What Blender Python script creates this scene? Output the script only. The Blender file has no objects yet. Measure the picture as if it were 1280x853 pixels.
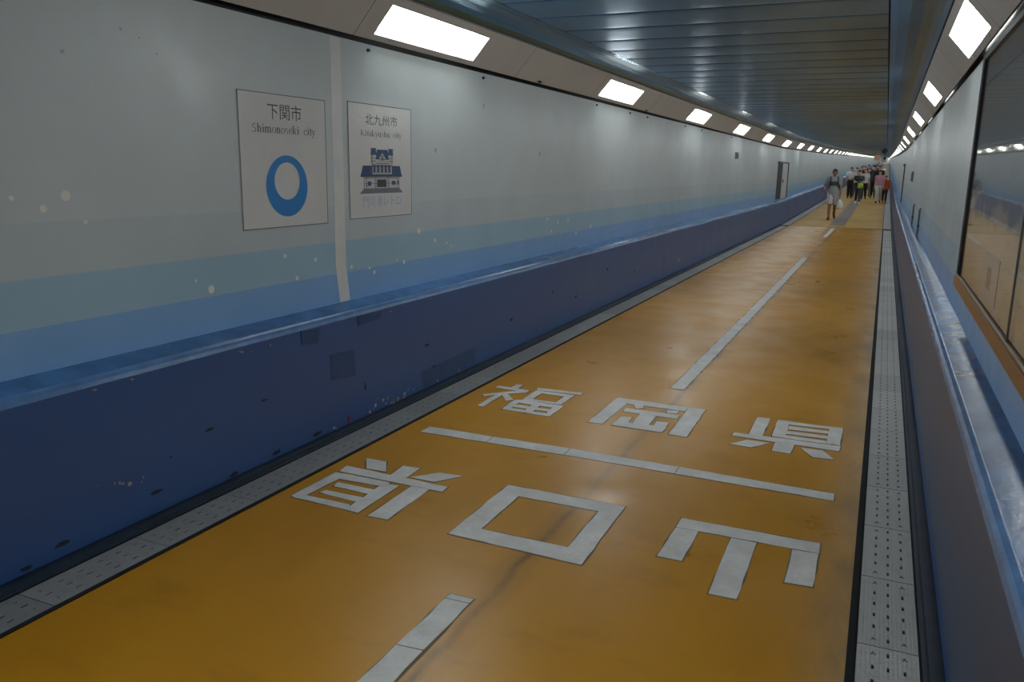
import bpy, math, random
import numpy as np
from mathutils import Vector, Matrix
random.seed(7)
SC = bpy.context.scene
COL = SC.collection
PI = math.pi

# ------------------------------------------------------------------ helpers
def link(o, parent=None):
    COL.objects.link(o)
    if parent is not None: o.parent = parent
    return o
def tag(o, label=None, cat=None, group=None, kind=None):
    if label: o['label'] = label
    if cat: o['category'] = cat
    if group: o['group'] = group
    if kind: o['kind'] = kind
    return o
def empty(name, loc=(0, 0, 0), rot=(0, 0, 0)):
    o = bpy.data.objects.new(name, None); o.location = loc; o.rotation_euler = rot
    o.empty_display_size = .1
    return link(o)
def copy_tree(o, parent=None):
    c = o.copy(); link(c, parent)
    for ch in list(o.children): copy_tree(ch, c)
    return c
class MB:
    def __init__(s): s.v = []; s.f = []; s.m = []
    def face(s, pts, m=0):
        n = len(s.v); s.v += [tuple(p) for p in pts]; s.f.append(tuple(range(n, n + len(pts)))); s.m.append(m)
    def box(s, a, b, m=0):
        x0, y0, z0 = a; x1, y1, z1 = b; n = len(s.v)
        s.v += [(x0,y0,z0),(x1,y0,z0),(x1,y1,z0),(x0,y1,z0),(x0,y0,z1),(x1,y0,z1),(x1,y1,z1),(x0,y1,z1)]
        for q in ((0,3,2,1),(4,5,6,7),(0,1,5,4),(1,2,6,5),(2,3,7,6),(3,0,4,7)):
            s.f.append(tuple(n + i for i in q)); s.m.append(m)
    def prism(s, poly, z0, z1, m=0, ax=None):
        # poly in (u,v); ax maps (u,v,w)->xyz
        ax = ax or (lambda u, v, w: (u, v, w))
        a = sum(poly[i][0]*poly[(i+1)%len(poly)][1]-poly[(i+1)%len(poly)][0]*poly[i][1] for i in range(len(poly)))
        if a < 0: poly = poly[::-1]
        n = len(s.v); k = len(poly)
        s.v += [ax(u, v, z0) for u, v in poly] + [ax(u, v, z1) for u, v in poly]
        s.f.append(tuple(n + i for i in range(k))[::-1]); s.m.append(m)
        s.f.append(tuple(n + k + i for i in range(k))); s.m.append(m)
        for i in range(k):
            j = (i + 1) % k
            s.f.append((n+i, n+j, n+k+j, n+k+i)); s.m.append(m)
    def cyl(s, a, b, r, n=12, m=0, r2=None):
        a = Vector(a); b = Vector(b); d = (b - a).normalized(); r2 = r if r2 is None else r2
        u = d.orthogonal().normalized(); w = d.cross(u); k = len(s.v)
        for c, rr in ((a, r), (b, r2)):
            for i in range(n):
                t = 2*PI*i/n; s.v.append(tuple(c + u*math.cos(t)*rr + w*math.sin(t)*rr))
        for i in range(n):
            j = (i+1) % n; s.f.append((k+i, k+j, k+n+j, k+n+i)); s.m.append(m)
        s.f.append(tuple(k+i for i in range(n))[::-1]); s.m.append(m)
        s.f.append(tuple(k+n+i for i in range(n))); s.m.append(m)
    def build(s, name, mats, parent=None, smooth=False):
        me = bpy.data.meshes.new(name); me.from_pydata(s.v, [], s.f)
        mats = mats if isinstance(mats, (list, tuple)) else [mats]
        for m in mats: me.materials.append(m)
        me.polygons.foreach_set('material_index', s.m)
        if smooth: me.polygons.foreach_set('use_smooth', [True]*len(s.f))
        me.update()
        return link(bpy.data.objects.new(name, me), parent)

# ------------------------------------------------------------------ materials
def nodes(name):
    m = bpy.data.materials.new(name); m.use_nodes = True
    nt = m.node_tree; p = nt.nodes['Principled BSDF']
    return m, nt, p
def tex(nt, scale=(1, 1, 1)):
    tc = nt.nodes.new('ShaderNodeTexCoord'); mp = nt.nodes.new('ShaderNodeMapping')
    mp.inputs['Scale'].default_value = scale
    nt.links.new(tc.outputs['Object'], mp.inputs['Vector']); return mp.outputs['Vector']
def noise(nt, vec, scale, detail=4, rough=.55):
    n = nt.nodes.new('ShaderNodeTexNoise'); n.inputs['Scale'].default_value = scale
    n.inputs['Detail'].default_value = detail; n.inputs['Roughness'].default_value = rough
    nt.links.new(vec, n.inputs['Vector']); return n.outputs['Fac']
def ramp(nt, fac, stops):
    r = nt.nodes.new('ShaderNodeValToRGB'); el = r.color_ramp.elements
    while len(el) < len(stops): el.new(.5)
    for e, (p, c) in zip(el, stops):
        e.position = p; e.color = (c, c, c, 1) if not isinstance(c, (tuple, list)) else (*c[:3], 1)
    nt.links.new(fac, r.inputs['Fac']); return r.outputs['Color']
def mix(nt, fac, a, b, mode='MIX'):
    n = nt.nodes.new('ShaderNodeMix'); n.data_type = 'RGBA'; n.blend_type = mode
    for sock, val in ((n.inputs[0], fac), (n.inputs[6], a), (n.inputs[7], b)):
        if isinstance(val, (int, float)): sock.default_value = val
        elif isinstance(val, (tuple, list)): sock.default_value = (*val[:3], 1)
        else: nt.links.new(val, sock)
    return n.outputs[2]
def bump(nt, p, h, strength=.3, dist=.01):
    b = nt.nodes.new('ShaderNodeBump'); b.inputs['Strength'].default_value = strength
    b.inputs['Distance'].default_value = dist
    nt.links.new(h, b.inputs['Height']); nt.links.new(b.outputs['Normal'], p.inputs['Normal'])
def plain(name, col, rough=.5, metal=0, var=.12, scale=6, bmp=0, bscale=60, spec=.5, stretch=(1, 1, 1)):
    m, nt, p = nodes(name)
    v = tex(nt, stretch)
    d = tuple(c*(1-var) for c in col); l = tuple(min(1, c*(1+var)) for c in col)
    c = mix(nt, ramp(nt, noise(nt, v, scale), [(.3, 0), (.7, 1)]), d, l)
    nt.links.new(c, p.inputs['Base Color'])
    p.inputs['Roughness'].default_value = rough; p.inputs['Metallic'].default_value = metal
    p.inputs['Specular IOR Level'].default_value = spec
    if bmp: bump(nt, p, noise(nt, v, bscale, 3), bmp, .004)
    return m
def emis(name, col, strength):
    m, nt, p = nodes(name)
    p.inputs['Base Color'].default_value = (.8, .8, .8, 1)
    p.inputs['Emission Color'].default_value = (*col, 1); p.inputs['Emission Strength'].default_value = strength
    return m

def wall_paint(name, col, rough=.34):
    m, nt, p = nodes(name)
    v = tex(nt); vs = tex(nt, (1, .5, 1))
    c = mix(nt, ramp(nt, noise(nt, v, 1.2, 5), [(.35, 0), (.7, 1)]), tuple(x*.94 for x in col), tuple(min(1, x*1.05) for x in col))
    c = mix(nt, ramp(nt, noise(nt, vs, 9, 6, .7), [(.68, 0), (.8, .35)]), c, tuple(x*.78 for x in col))
    nt.links.new(c, p.inputs['Base Color'])
    r = ramp(nt, noise(nt, v, 5, 5), [(.3, rough-.06), (.7, rough+.08)])
    nt.links.new(r, p.inputs['Roughness'])
    bump(nt, p, noise(nt, v, 26, 3), .12, .004)
    return m
W_WHITE = wall_paint('white_wall_paint', (.585, .645, .665))
W_PALE = wall_paint('pale_green_wall_paint', (.53, .605, .64))
W_TEAL = wall_paint('pale_blue_wall_paint', (.36, .545, .68))
W_BLUE = wall_paint('sky_blue_wall_paint', (.23, .44, .76))
W_BUB = plain('cream_bubble_paint', (.80, .78, .73), .4, var=.05)
W_BUBB = plain('blue_bubble_paint', (.30, .48, .62), .4, var=.1)
W_STRIPE = plain('white_stripe_paint', (.74, .75, .74), .35, var=.06)

def parapet_paint():
    m, nt, p = nodes('deep_blue_parapet_paint')
    v = tex(nt); vl = tex(nt, (1, .25, 1))
    c = mix(nt, ramp(nt, noise(nt, v, .7, 2), [(.25, 0), (.8, 1)]), (.023, .077, .235), (.028, .09, .265))
    nt.links.new(c, p.inputs['Base Color'])
    p.inputs['Specular IOR Level'].default_value = .75
    r = ramp(nt, noise(nt, v, 3, 3), [(.3, .36), (.7, .40)])
    nt.links.new(r, p.inputs['Roughness'])
    return m
P_FACE = parapet_paint()
P_GREY = plain('grey_blue_parapet_face', (.040, .072, .155), .38, var=.08, scale=1, spec=.75)
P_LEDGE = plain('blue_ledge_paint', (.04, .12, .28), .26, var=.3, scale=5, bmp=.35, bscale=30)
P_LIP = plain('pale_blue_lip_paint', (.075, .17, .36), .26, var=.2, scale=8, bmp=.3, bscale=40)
P_PATCH = plain('darker_blue_touch_up_paint', (.016, .062, .17), .36)
CHIP = plain('exposed_tan_plaster', (.30, .28, .20), .8, var=.3, scale=60)
CHIPW = plain('exposed_white_primer', (.42, .47, .47), .8, var=.3, scale=60)
MARK = plain('black_scuff_and_shade', (.012, .018, .022), .7)  # scuffs, and shade painted into the doorway and plate dimples
REDM = plain('red_marker_paint', (.25, .015, .02), .5)

def floor_mat(name, c1, c2, rough, joints=False, worn=1.0):
    m, nt, p = nodes(name)
    v = tex(nt); vl = tex(nt, (1, .35, 1)); vw = tex(nt, (.45, 1, 1))
    c = mix(nt, ramp(nt, noise(nt, vl, 1.1, 5), [(.3, 0), (.7, 1)]), c1, c2)
    c = mix(nt, ramp(nt, noise(nt, vw, 4, 7, .65), [(.56, 0), (.75, .5*worn)]), c, tuple(x*.62 for x in c1))
    c = mix(nt, ramp(nt, noise(nt, vw, 2.3, 8, .75), [(.66, 0), (.76, .6*worn)]), c, (.15, .075, .010))
    sx = nt.nodes.new('ShaderNodeSeparateXYZ'); nt.links.new(v, sx.inputs[0])
    # worn dark joint running along the middle of the pavement, edge grime
    def band(center, width, wob, strength, colr, c):
        a = nt.nodes.new('ShaderNodeMath'); a.operation = 'ADD'; a.inputs[1].default_value = -center
        nt.links.new(sx.outputs[0], a.inputs[0])
        w = nt.nodes.new('ShaderNodeMath'); w.operation = 'MULTIPLY_ADD'; w.inputs[1].default_value = wob; w.inputs[2].default_value = -wob/2
        nt.links.new(noise(nt, v, 2.5, 4), w.inputs[0])
        s = nt.nodes.new('ShaderNodeMath'); s.operation = 'ADD'
        nt.links.new(a.outputs[0], s.inputs[0]); nt.links.new(w.outputs[0], s.inputs[1])
        ab = nt.nodes.new('ShaderNodeMath'); ab.operation = 'ABSOLUTE'; nt.links.new(s.outputs[0], ab.inputs[0])
        f = ramp(nt, ab.outputs[0], [(width*.15, 1), (width, 0)])
        g = nt.nodes.new('ShaderNodeMath'); g.operation = 'MULTIPLY'
        nt.links.new(f, g.inputs[0]); nt.links.new(ramp(nt, noise(nt, vl, 3.2, 6, .7), [(.38, .15), (.62, strength)]), g.inputs[1])
        return mix(nt, g.outputs[0], c, colr)
    c = band(-1.235, .10, .12, .6*worn, (.21, .10, .006), c)
    c = band(-1.235, .03, .08, .75*worn, (.10, .048, .004), c)
    c = band(.03, .18, .16, .8*worn, (.13, .075, .012), c)
    nt.links.new(c, p.inputs['Base Color'])
    nt.links.new(ramp(nt, noise(nt, v, 2.2, 6), [(.3, rough-.07), (.7, rough+.1)]), p.inputs['Roughness'])
    p.inputs['Specular IOR Level'].default_value = .22
    bump(nt, p, noise(nt, v, 55, 4), .10, .003)
    return m
F_NEAR = floor_mat('ochre_floor_coating', (.345, .155, .002), (.435, .207, .006), .34)
F_FAR = floor_mat('pale_ochre_floor_coating', (.36, .215, .05), (.42, .26, .075), .6, worn=.3)
F_STRIP = plain('grey_centre_strip_coating', (.15, .12, .10), .6)
SEAM = plain('black_joint_filler', (.02, .018, .015), .7)
RUBBER = plain('black_edging', (.010, .011, .012), .9, spec=.2)
TROUGH = plain('dark_drain_channel', (.01, .012, .015), .9)
CURB = plain('dark_blue_curb_paint', (.010, .019, .036), .6, var=.3, spec=.3)
CONC = plain('grey_concrete_gutter', (.30, .30, .30), .7, var=.2)
def tape_mat():
    m, nt, p = nodes('grey_white_floor_tape')
    v = tex(nt); v2 = tex(nt, (1, .3, 1))
    c = mix(nt, ramp(nt, noise(nt, v, 5, 6, .7), [(.35, 0), (.7, 1)]), (.44, .435, .415), (.62, .615, .60))
    c = mix(nt, ramp(nt, noise(nt, v, 38, 5, .7), [(.58, 0), (.75, .6)]), c, (.36, .35, .33))
    nt.links.new(c, p.inputs['Base Color']); p.inputs['Roughness'].default_value = .55; p.inputs['Specular IOR Level'].default_value = .3
    bump(nt, p, noise(nt, v, 60, 4), .3, .003)
    return m
TAPE_M = tape_mat()
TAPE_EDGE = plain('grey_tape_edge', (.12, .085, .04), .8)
def plate_mat():
    m, nt, p = nodes('galvanised_steel_plate')
    v = tex(nt)
    oi = nt.nodes.new('ShaderNodeObjectInfo')
    c = mix(nt, oi.outputs['Random'], (.20, .205, .205), (.29, .295, .29))
    c = mix(nt, ramp(nt, noise(nt, v, 16, 6, .7), [(.5, 0), (.75, .6)]), c, (.15, .155, .155))
    nt.links.new(c, p.inputs['Base Color'])
    p.inputs['Metallic'].default_value = .35; p.inputs['Roughness'].default_value = .42
    vo = nt.nodes.new('ShaderNodeTexVoronoi'); vo.inputs['Scale'].default_value = 70; vo.inputs['Randomness'].default_value = .15
    nt.links.new(v, vo.inputs['Vector'])
    bump(nt, p, ramp(nt, vo.outputs['Distance'], [(.1, 1), (.35, 0)]), .5, .003)
    return m
PLATE = plate_mat()
FASCIA = plain('beige_grey_fascia_sheet', (.60, .595, .575), .42, var=.05, scale=2)
GROOVE = plain('dark_gap', (.02, .021, .02), .8)
LAMP_IN = plain('white_lamp_housing', (.75, .74, .66), .4, var=.03)
STEEL = plain('bright_screw_steel', (.55, .55, .55), .3, metal=.8)
DARKST = plain('dark_bolt_steel', (.03, .03, .03), .5, metal=.5)
LAMP = emis('lit_lamp_diffuser', (.93, .985, 1.0), 30)
def ceil_mat(name, c1, c2, rough, wav, bs, wd=.02):
    m, nt, p = nodes(name)
    v = tex(nt); vl = tex(nt, (1, .25, 1))
    c = mix(nt, ramp(nt, noise(nt, vl, 1.3, 4), [(.35, 0), (.7, 1)]), c1, c2)
    nt.links.new(c, p.inputs['Base Color']); p.inputs['Metallic'].default_value = .85
    nt.links.new(ramp(nt, noise(nt, vl, 4, 5), [(.3, rough-.02), (.7, rough+.03)]), p.inputs['Roughness'])
    if wav: bump(nt, p, noise(nt, vl, bs, 2), wav, wd)
    return m
CEIL = ceil_mat('dark_blue_grey_metal_ceiling', (.070, .20, .36), (.105, .26, .44), .34, 0, 2)
CORN = ceil_mat('polished_blue_metal_cornice', (.085, .24, .42), (.12, .30, .49), .21, .08, 1.2, .03)

# ------------------------------------------------------------------ tunnel profile
SEAM_Y = 27.4
def dz(y):
    # the tunnel starts to climb gently beyond the pavement joint
    if y <= SEAM_Y: return 0.0
    if y <= 45: return .0128*(y - SEAM_Y)
    return .0128*(45 - SEAM_Y) + .0165*(y - 45)
def slope(y): return 0 if y <= SEAM_Y else (.0128 if y <= 45 else .0165)
Y0, Y1 = -3.0, 320.0
YS = [Y0] + [float(i) for i in range(-2, 27)] + [SEAM_Y, 30, 33, 36, 40, 45] + [50 + 10*i for i in range(10)] + [160 + 20*i for i in range(8)] + [Y1]
YNEAR = [y for y in YS if y <= SEAM_Y]; YFAR = [y for y in YS if y >= SEAM_Y]
CX = -1.3                                   # centre line of the tunnel
def sweep(name, prof, mats, segm, ys=YS, smooth=False, wob=None):
    """prof: list of (x,z), segm: material per segment"""
    b = MB(); n = len(prof)
    for y in ys:
        for (x, z) in prof:
            b.v.append((x, y, z + dz(y)))
    for i in range(len(ys) - 1):
        for j in range(n - 1):
            a = i*n + j
            b.f.append((a, a+1, a+n+1, a+n)); b.m.append(segm[j])
    return b, mats
def structure(b, name, mats, smooth=False):
    o = b.build(name, mats, smooth=smooth); o['kind'] = 'structure'; return o
def mir(prof): return [(2*CX - x, z) for x, z in prof]

# floor -----------------------------------------------------------------
FL, FR = -2.645, .035
b, m = sweep('floor', [(FL, -.08), (FL, 0), (FR, 0), (FR, -.08)], None, [0, 0, 0], YNEAR)
structure(b, 'floor', [F_NEAR])
b, m = sweep('floor', [(FL, -.08), (FL, 0), (FR, 0), (FR, -.08)], None, [0, 0, 0], YFAR)
for y in (31.2, 35.1, 39, 42.8, 46.5, 50.5, 54.5, 59, 64, 70):          # cross joints of the far pavement
    b.box((FL, y-.012, dz(y)), (FR, y+.012, dz(y)+.002), 1)
b.box((FL, SEAM_Y-.03, -.001), (FR, SEAM_Y+.04, .003), 1)
structure(b, 'floor', [F_FAR, SEAM])
ys = [y for y in YFAR if 28 <= y <= 46]
ys = [28.2] + ys + [47.5]
b = MB()
for y in ys: b.v += [(-1.53, y, dz(y)+.004), (-1.08, y, dz(y)+.004), (-1.53, y, dz(y)-.01), (-1.08, y, dz(y)-.01)]
for i in range(len(ys)-1):
    k = 4*i; b.f += [(k, k+1, k+5, k+4), (k+2, k, k+4, k+6), (k+1, k+3, k+7, k+5)]; b.m += [0, 0, 0]
b.f.append((0, 2, 3, 1)); b.m.append(0)
structure(b, 'trim_5', [F_STRIP])

# drain channels ----------------------------------------------------------
TR = [(.035, -.08), (.035, .004), (.058, .004), (.058, -.006), (.072, -.006), (.072, -.07), (.255, -.07), (.255, -.006), (.271, -.006), (.271, .002), (.285, .004), (.29, .02), (.325, .028), (.34, .03)]
tm = [1, 1, 1, 1, 1, 0, 0, 0, 1, 2, 2, 2, 2]
b, _ = sweep('', TR, None, tm, YNEAR); structure(b, 'trim_1', [TROUGH, RUBBER, CURB])
b, _ = sweep('', mir(TR), None, tm, YNEAR); structure(b, 'trim_2', [TROUGH, RUBBER, CURB])
TRF = [(.035, -.08), (.035, .004), (.05, .006), (.272, .006), (.285, .01), (.29, .02), (.34, .03)]
b, _ = sweep('', TRF, None, [1, 1, 0, 2, 2, 2], YFAR); structure(b, 'trim_3', [CONC, RUBBER, CURB])
b, _ = sweep('', mir(TRF), None, [1, 1, 0, 2, 2, 2], YFAR); structure(b, 'trim_4', [CONC, RUBBER, CURB])

# parapets (painted upstand with a sloping ledge) --------------------------
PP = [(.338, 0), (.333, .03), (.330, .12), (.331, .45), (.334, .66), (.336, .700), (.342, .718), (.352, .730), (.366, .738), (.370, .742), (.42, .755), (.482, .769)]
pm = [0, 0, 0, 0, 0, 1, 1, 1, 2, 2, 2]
bR, _ = sweep('', PP, None, pm)
bL, _ = sweep('', mir(PP), None, pm)
axL = lambda u, v, w: (-2.9308 + w, u, v)
for poly in [[(3.941,.508),(4.188,.495),(4.198,.322),(3.949,.348)], [(3.677,.700),(3.851,.695),(3.83,.602),(3.685,.62)], [(4.24,.700),(4.512,.695),(4.491,.645),(4.245,.638)], [(5.0,.17),(5.872,.19),(5.9,.04),(5.05,.04)]]:
    bL.prism(poly, -.004, .0012, 3, axL)
def chip(y, z, s, m, el=1.0):
    n = 7; ph = random.random()*6
    pts = [(y + el*s*math.cos(2*PI*i/n+ph)*random.uniform(.5, 1), z + s*math.sin(2*PI*i/n+ph)*random.uniform(.5, 1)) for i in range(n)]
    bL.prism(pts, -.004, .0015, m, axL)
for t in range(16):                                      # flaked paint beside the drain cover
    chip(4.36 + t*.03 + random.uniform(-.03, .03), .045 + .07*math.sin(t*.45)*random.uniform(.2, 1) + .004*t*.3, random.uniform(.008, .022), random.choice((5, 5, 4)))
for y, z, s, m, e in [(2.385, .25, .007, 4, .6), (2.41, .243, .011, 4, .7), (2.425, .235, .009, 4, 1.3), (2.46, .22, .012, 4, 1.6), (2.535, .226, .011, 4, .7), (2.525, .208, .006, 4, 1),
      (3.96, .05, .012, 5, 1.4), (3.99, .035, .010, 4, 1.2), (4.91, .06, .014, 5, .6), (5.25, .05, .012, 5, 1), (5.6, .05, .012, 5, 1), (3.19, .68, .008, 4, 1.4), (3.21, .672, .008, 4, 1.6), (3.28, .66, .005, 4, 1), (3.42, .67, .006, 4, 1),
      (4.62, .67, .008, 4, 2), (2.33, .685, .005, 4, 2.5), (2.52, .685, .005, 4, 2.5), (13.2, .22, .05, 5, .9), (2.30, .27, .005, 4, 1)]:
    chip(y, z, s, m, e)
for y, z, s, e in [(2.12, .085, .016, 3.2), (2.6, .13, .012, 4), (3.1, .045, .014, 3.2), (3.43, .06, .014, 3.5), (3.8, .06, .016, 3.8), (1.95, .05, .014, 2), (2.95, .33, .01, 4), (4.30, .225, .035, .35), (5.1, .35, .014, 3), (5.2, .17, .01, 4),
      (6.6, .3, .018, 2), (7.6, .42, .016, 1.6), (8.3, .28, .022, 1.6), (9.4, .46, .02, 1.5), (7.2, .1, .012, 2), (10.6, .3, .025, 1.4), (12.2, .36, .02, 1.5), (14.6, .3, .02, 1.4), (3.35, .38, .008, 5), (2.7, .27, .006, 2)]:
    chip(y, z, s, 6, e)
bL.prism([(4.105, .085), (4.125, .085), (4.125, .035), (4.105, .035)], -.004, .0015, 7, axL)
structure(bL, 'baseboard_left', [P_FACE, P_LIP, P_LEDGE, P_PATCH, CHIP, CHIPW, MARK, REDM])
bR.m = [3 if (i % (len(PP)-1)) in (2, 3, 4) else q for i, q in enumerate(bR.m)]  # right parapet greyer from above its foot up to the lip
structure(bR, 'baseboard_right', [P_FACE, P_LIP, P_LEDGE, P_GREY])

# walls with painted bands ---------------------------------------------------
XR, XL = .48, -3.08
WTOP = 2.372
WTR = 2.338
WP = [(XR, .762), (XR, .955), (XR, 1.155), (XR, 1.375), (XR, WTOP), (XR + .07, WTOP), (XR + .07, 2.62)]
wm = [3, 2, 1, 0, 4, 4]
bR, _ = sweep('', [(a, WTR if c == WTOP else c) for a, c in WP], None, wm)
bL, _ = sweep('', mir(WP), None, wm)
axW = lambda u, v, w: (XL + w, u, v)
# white vertical stripe marking the prefecture border
bL.prism([(4.225, 1.0), (4.335, 1.0), (4.33, 2.365), (4.225, 2.365)], -.003, .0012, 5, axW)
bL.prism([(4.225, 1.0), (4.335, 1.0), (4.37, .772), (4.262, .772)], -.003, .0012, 5, axW)
def disc(bb, y, z, r, m, ax):
    n = 18; bb.prism([(y + r*math.cos(2*PI*i/n), z + r*math.sin(2*PI*i/n)) for i in range(n)], -.003, .0010, m, ax)
PXM = .0042                                               # metres per photographed pixel near the signs
for (y, z), r in [((3.17, .991), 8), ((3.071, 1.046), 3), ((2.156, 1.474), 4), ((2.286, 1.43), 6), ((2.392, 1.478), 8.5), ((2.475, 1.366), 3.5), ((3.75, 1.109), 3), ((4.026, 1.063), 3), ((3.848, .972), 3), ((4.394, .982), 3), ((4.599, .956), 2.5), ((4.655, .921), 3), ((4.939, .975), 2), ((5.035, .952), 3), ((5.245, 1.16), 4.5), ((5.483, 1.073), 3), ((5.673, 1.041), 2), ((5.739, 1.017), 2), ((7.791, 1.124), 2.6), ((8.088, 1.077), 2.4), ((7.912, .993), 2.4), ((8.389, 1.079), 2.6), ((8.658, .929), 2.4), ((9.148, .977), 3)]:
    disc(bL, y, z, r*PXM*(.62 if y < 3.2 else 1)*max(1, y/4.6), 6, axW)
for (y, z), r in [((2.438, 2.05), 3), ((2.733, 2.18), 2.5), ((2.828, 2.158), 1.5), ((2.921, 2.102), 1.8), ((6.304, 2.12), 3.5), ((5.498, 1.741), 4), ((5.937, 1.74), 1.8), ((7.547, 1.763), 3.2)]:
    disc(bL, y, z, r*PXM*(.7 if y < 3.2 else 1)*max(1, y/5), 7, axW)
wmats = [W_WHITE, W_PALE, W_TEAL, W_BLUE, GROOVE, W_STRIPE, W_BUB, W_BUBB]
structure(bL, 'wall_left', wmats); structure(bR, 'wall_right', wmats)

# ceiling: ribbed metal sheets ---------------------------------------------
CXL, CXR, CZ = -2.50, -.10, 2.714
b = MB(); pitch = .60
yy = Y0; rows = []
while yy < Y1:
    p = pitch if yy < 40 else 1.0
    if yy < 40:
        rows += [(yy, .004), (yy+.004, .012), (yy+.008, .004), (yy+.03, .0008), (yy+.08, -.0012), (yy+.18, -.0022), (yy+.30, -.0026), (yy+.42, -.0022), (yy+.52, -.0012), (yy+.575, .0008)]
    else: rows += [(yy, 0.0), (yy+.02, .009), (yy+.04, 0)]
    yy += p
rows.append((Y1, 0))
nx = 2
for y, h in rows:
    for i in range(nx+1): b.v.append((CXL + (CXR-CXL)*i/nx, y, CZ + h + dz(y)))
for i in range(len(rows)-1):
    for j in range(nx):
        a = i*(nx+1)+j; b.f.append((a, a+nx+1, a+nx+2, a+1)); b.m.append(0)
structure(b, 'ceiling', [CEIL], smooth=True)
CN = [(-.10, 2.714), (-.10, 2.735), (-.088, 2.735), (-.088, 2.716), (-.04, 2.726), (.04, 2.735), (.12, 2.732), (.19, 2.715), (.235, 2.692), (.262, 2.666), (.268, 2.672), (.33, 2.72)]
cm = [1, 1, 1] + [0]*6 + [1, 1]
b, _ = sweep('', CN, None, cm); structure(b, 'trim_6', [CEIL, GROOVE], smooth=False)
b, _ = sweep('', mir(CN), None, cm); o = structure(b, 'trim_7', [CORN, GROOVE])

# slanted fascias with recessed lamps ----------------------------------------
FB, FT = (.478, 2.405), (.268, 2.645)
def fp(t, off=0):
    dx, dz_ = FT[0]-FB[0], FT[1]-FB[1]; L = math.hypot(dx, dz_)
    nx_, nz_ = -dz_/L, dx/L      # pointing into the tunnel (towards -x, -z)
    return (FB[0]+dx*t + nx_*off, FB[1]+dz_*t + nz_*off)
T0, T1 = .135, .815
LL = 1.385
left_l = [4.652 + 4.52*k for k in range(-1, 70)]
right_l = [5.53 + 4.60*k for k in range(-1, 69)]
def fascia(starts, sx, name):
    b = MB()
    X = (lambda x: x) if sx > 0 else (lambda x: 2*CX - x)
    def quad(y0, y1, t0, t1, m=0, off=0):
        pts = []
        for y, t in ((y0, t0), (y1, t0), (y1, t1), (y0, t1)):
            x, z = fp(t, off); pts.append((X(x), y, z + dz(y)))
        b.face(pts if sx > 0 else pts[::-1], m)
    edges = sorted(set([Y0, Y1] + [s for s in starts] + [s+LL for s in starts]))
    for a, c in zip(edges[:-1], edges[1:]):
        lamp = any(abs(a - s) < 1e-6 for s in starts)
        n = max(1, int((c-a)/1.6))
        for i in range(n):
            y0, y1 = a+(c-a)*i/n, a+(c-a)*(i+1)/n
            quad(y0, y1, 0, T0); quad(y0, y1, T1, 1)
            if not lamp: quad(y0, y1, T0, T1)
            # returned edges
            for t, o2 in ((0, -.03), (1, -.03)):
                pts = []
                for y, of in ((y0, 0), (y1, 0), (y1, o2), (y0, o2)):
                    x, z = fp(t, of); pts.append((X(x), y, z + dz(y)))
                b.face(pts, 0)
    for s in starts:
        for ys_ in (s - .19, s + 2.25):
            quad(ys_, ys_+.005, 0, 1, 1, .0012)
    structure(b, name, [FASCIA, GROOVE])
fascia(left_l, -1, 'trim_8'); fascia(right_l, 1, 'trim_9')

def lamp_proto(sx, screws=True):
    """lamp built around the lower near corner of its opening; local y runs along the tunnel"""
    X = (lambda x: x) if sx > 0 else (lambda x: 2*CX - x)
    bx, bz = fp(T0)
    def P(y, t, off):
        x, z = fp(t, off); return (X(x)-X(bx), y, z-bz)
    root = empty('recessed_lamp')
    D = -.095
    h = MB()
    # housing: four inner walls with a thin flange lying on the fascia
    for (y0, t0), (y1, t1) in (((0, T0), (LL, T0)), ((LL, T0), (LL, T1)), ((LL, T1), (0, T1)), ((0, T1), (0, T0))):
        h.face([P(y0, t0, .002), P(y1, t1, .002), P(y1, t1, D), P(y0, t0, D)])
        yc, tc = LL/2, (T0+T1)/2
        ex = lambda y, t: (y + (.012 if y > yc else -.012), t + (.035 if t > tc else -.035))
        a0, b0 = ex(y0, t0); a1, b1 = ex(y1, t1)
        h.face([P(y0, t0, .002), P(y1, t1, .002), P(a1, b1, .002), P(a0, b0, .002)], 1)
        h.face([P(a0, b0, .002), P(a1, b1, .002), P(a1, b1, -.001), P(a0, b0, -.001)], 1)
    hs = h.build('housing', [LAMP_IN, FASCIA], root)
    d = MB()
    pts = [P(.006, T0+.01, D+.004), P(LL-.006, T0+.01, D+.004), P(LL-.006, T1-.01, D+.004), P(.006, T1-.01, D+.004)]
    d.face(pts if sx > 0 else pts[::-1])
    pts = [P(.006, T0+.01, D-.004), P(LL-.006, T0+.01, D-.004), P(LL-.006, T1-.01, D-.004), P(.006, T1-.01, D-.004)]
    d.face(pts[::-1] if sx > 0 else pts)
    d.build('diffuser', LAMP, root)
    if screws:
        for y in (.2, .72, 1.2):
            s = MB(); s.cyl(P(y, T0-.055, -.002), P(y, T0-.055, .006), .007, 8)
            s.build('screw', STEEL, hs)
    return root
ORD = ['just outside the frame', 'first in view from the camera', 'second in view from the camera', 'third in view from the camera', 'fourth in view from the camera', 'fifth in view from the camera']
def place_lamps(starts, sx, side, gid):
    protos = [lamp_proto(sx), lamp_proto(sx, False)]
    used = [False, False]
    bx, bz = fp(T0); bx = bx if sx > 0 else 2*CX - bx
    for k, y in enumerate(starts):
        q = 0 if k < 6 else 1
        o = protos[q] if not used[q] else copy_tree(protos[q]); used[q] = True
        o.location = (bx, y, bz + dz(y)); o.rotation_euler = (math.atan(slope(y+.1)), 0, 0)
        if k < 6:
            lab = f'bright rectangular lamp in the {side} slanted fascia, {ORD[k]}'
        else:
            lab = f'small bright lamp far away in the row along the {side} fascia'
        tag(o, lab, 'ceiling light', gid)
place_lamps(left_l, -1, 'left', 'recessed lamps along the left fascia')
place_lamps(right_l, 1, 'right', 'recessed lamps along the right fascia')

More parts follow.
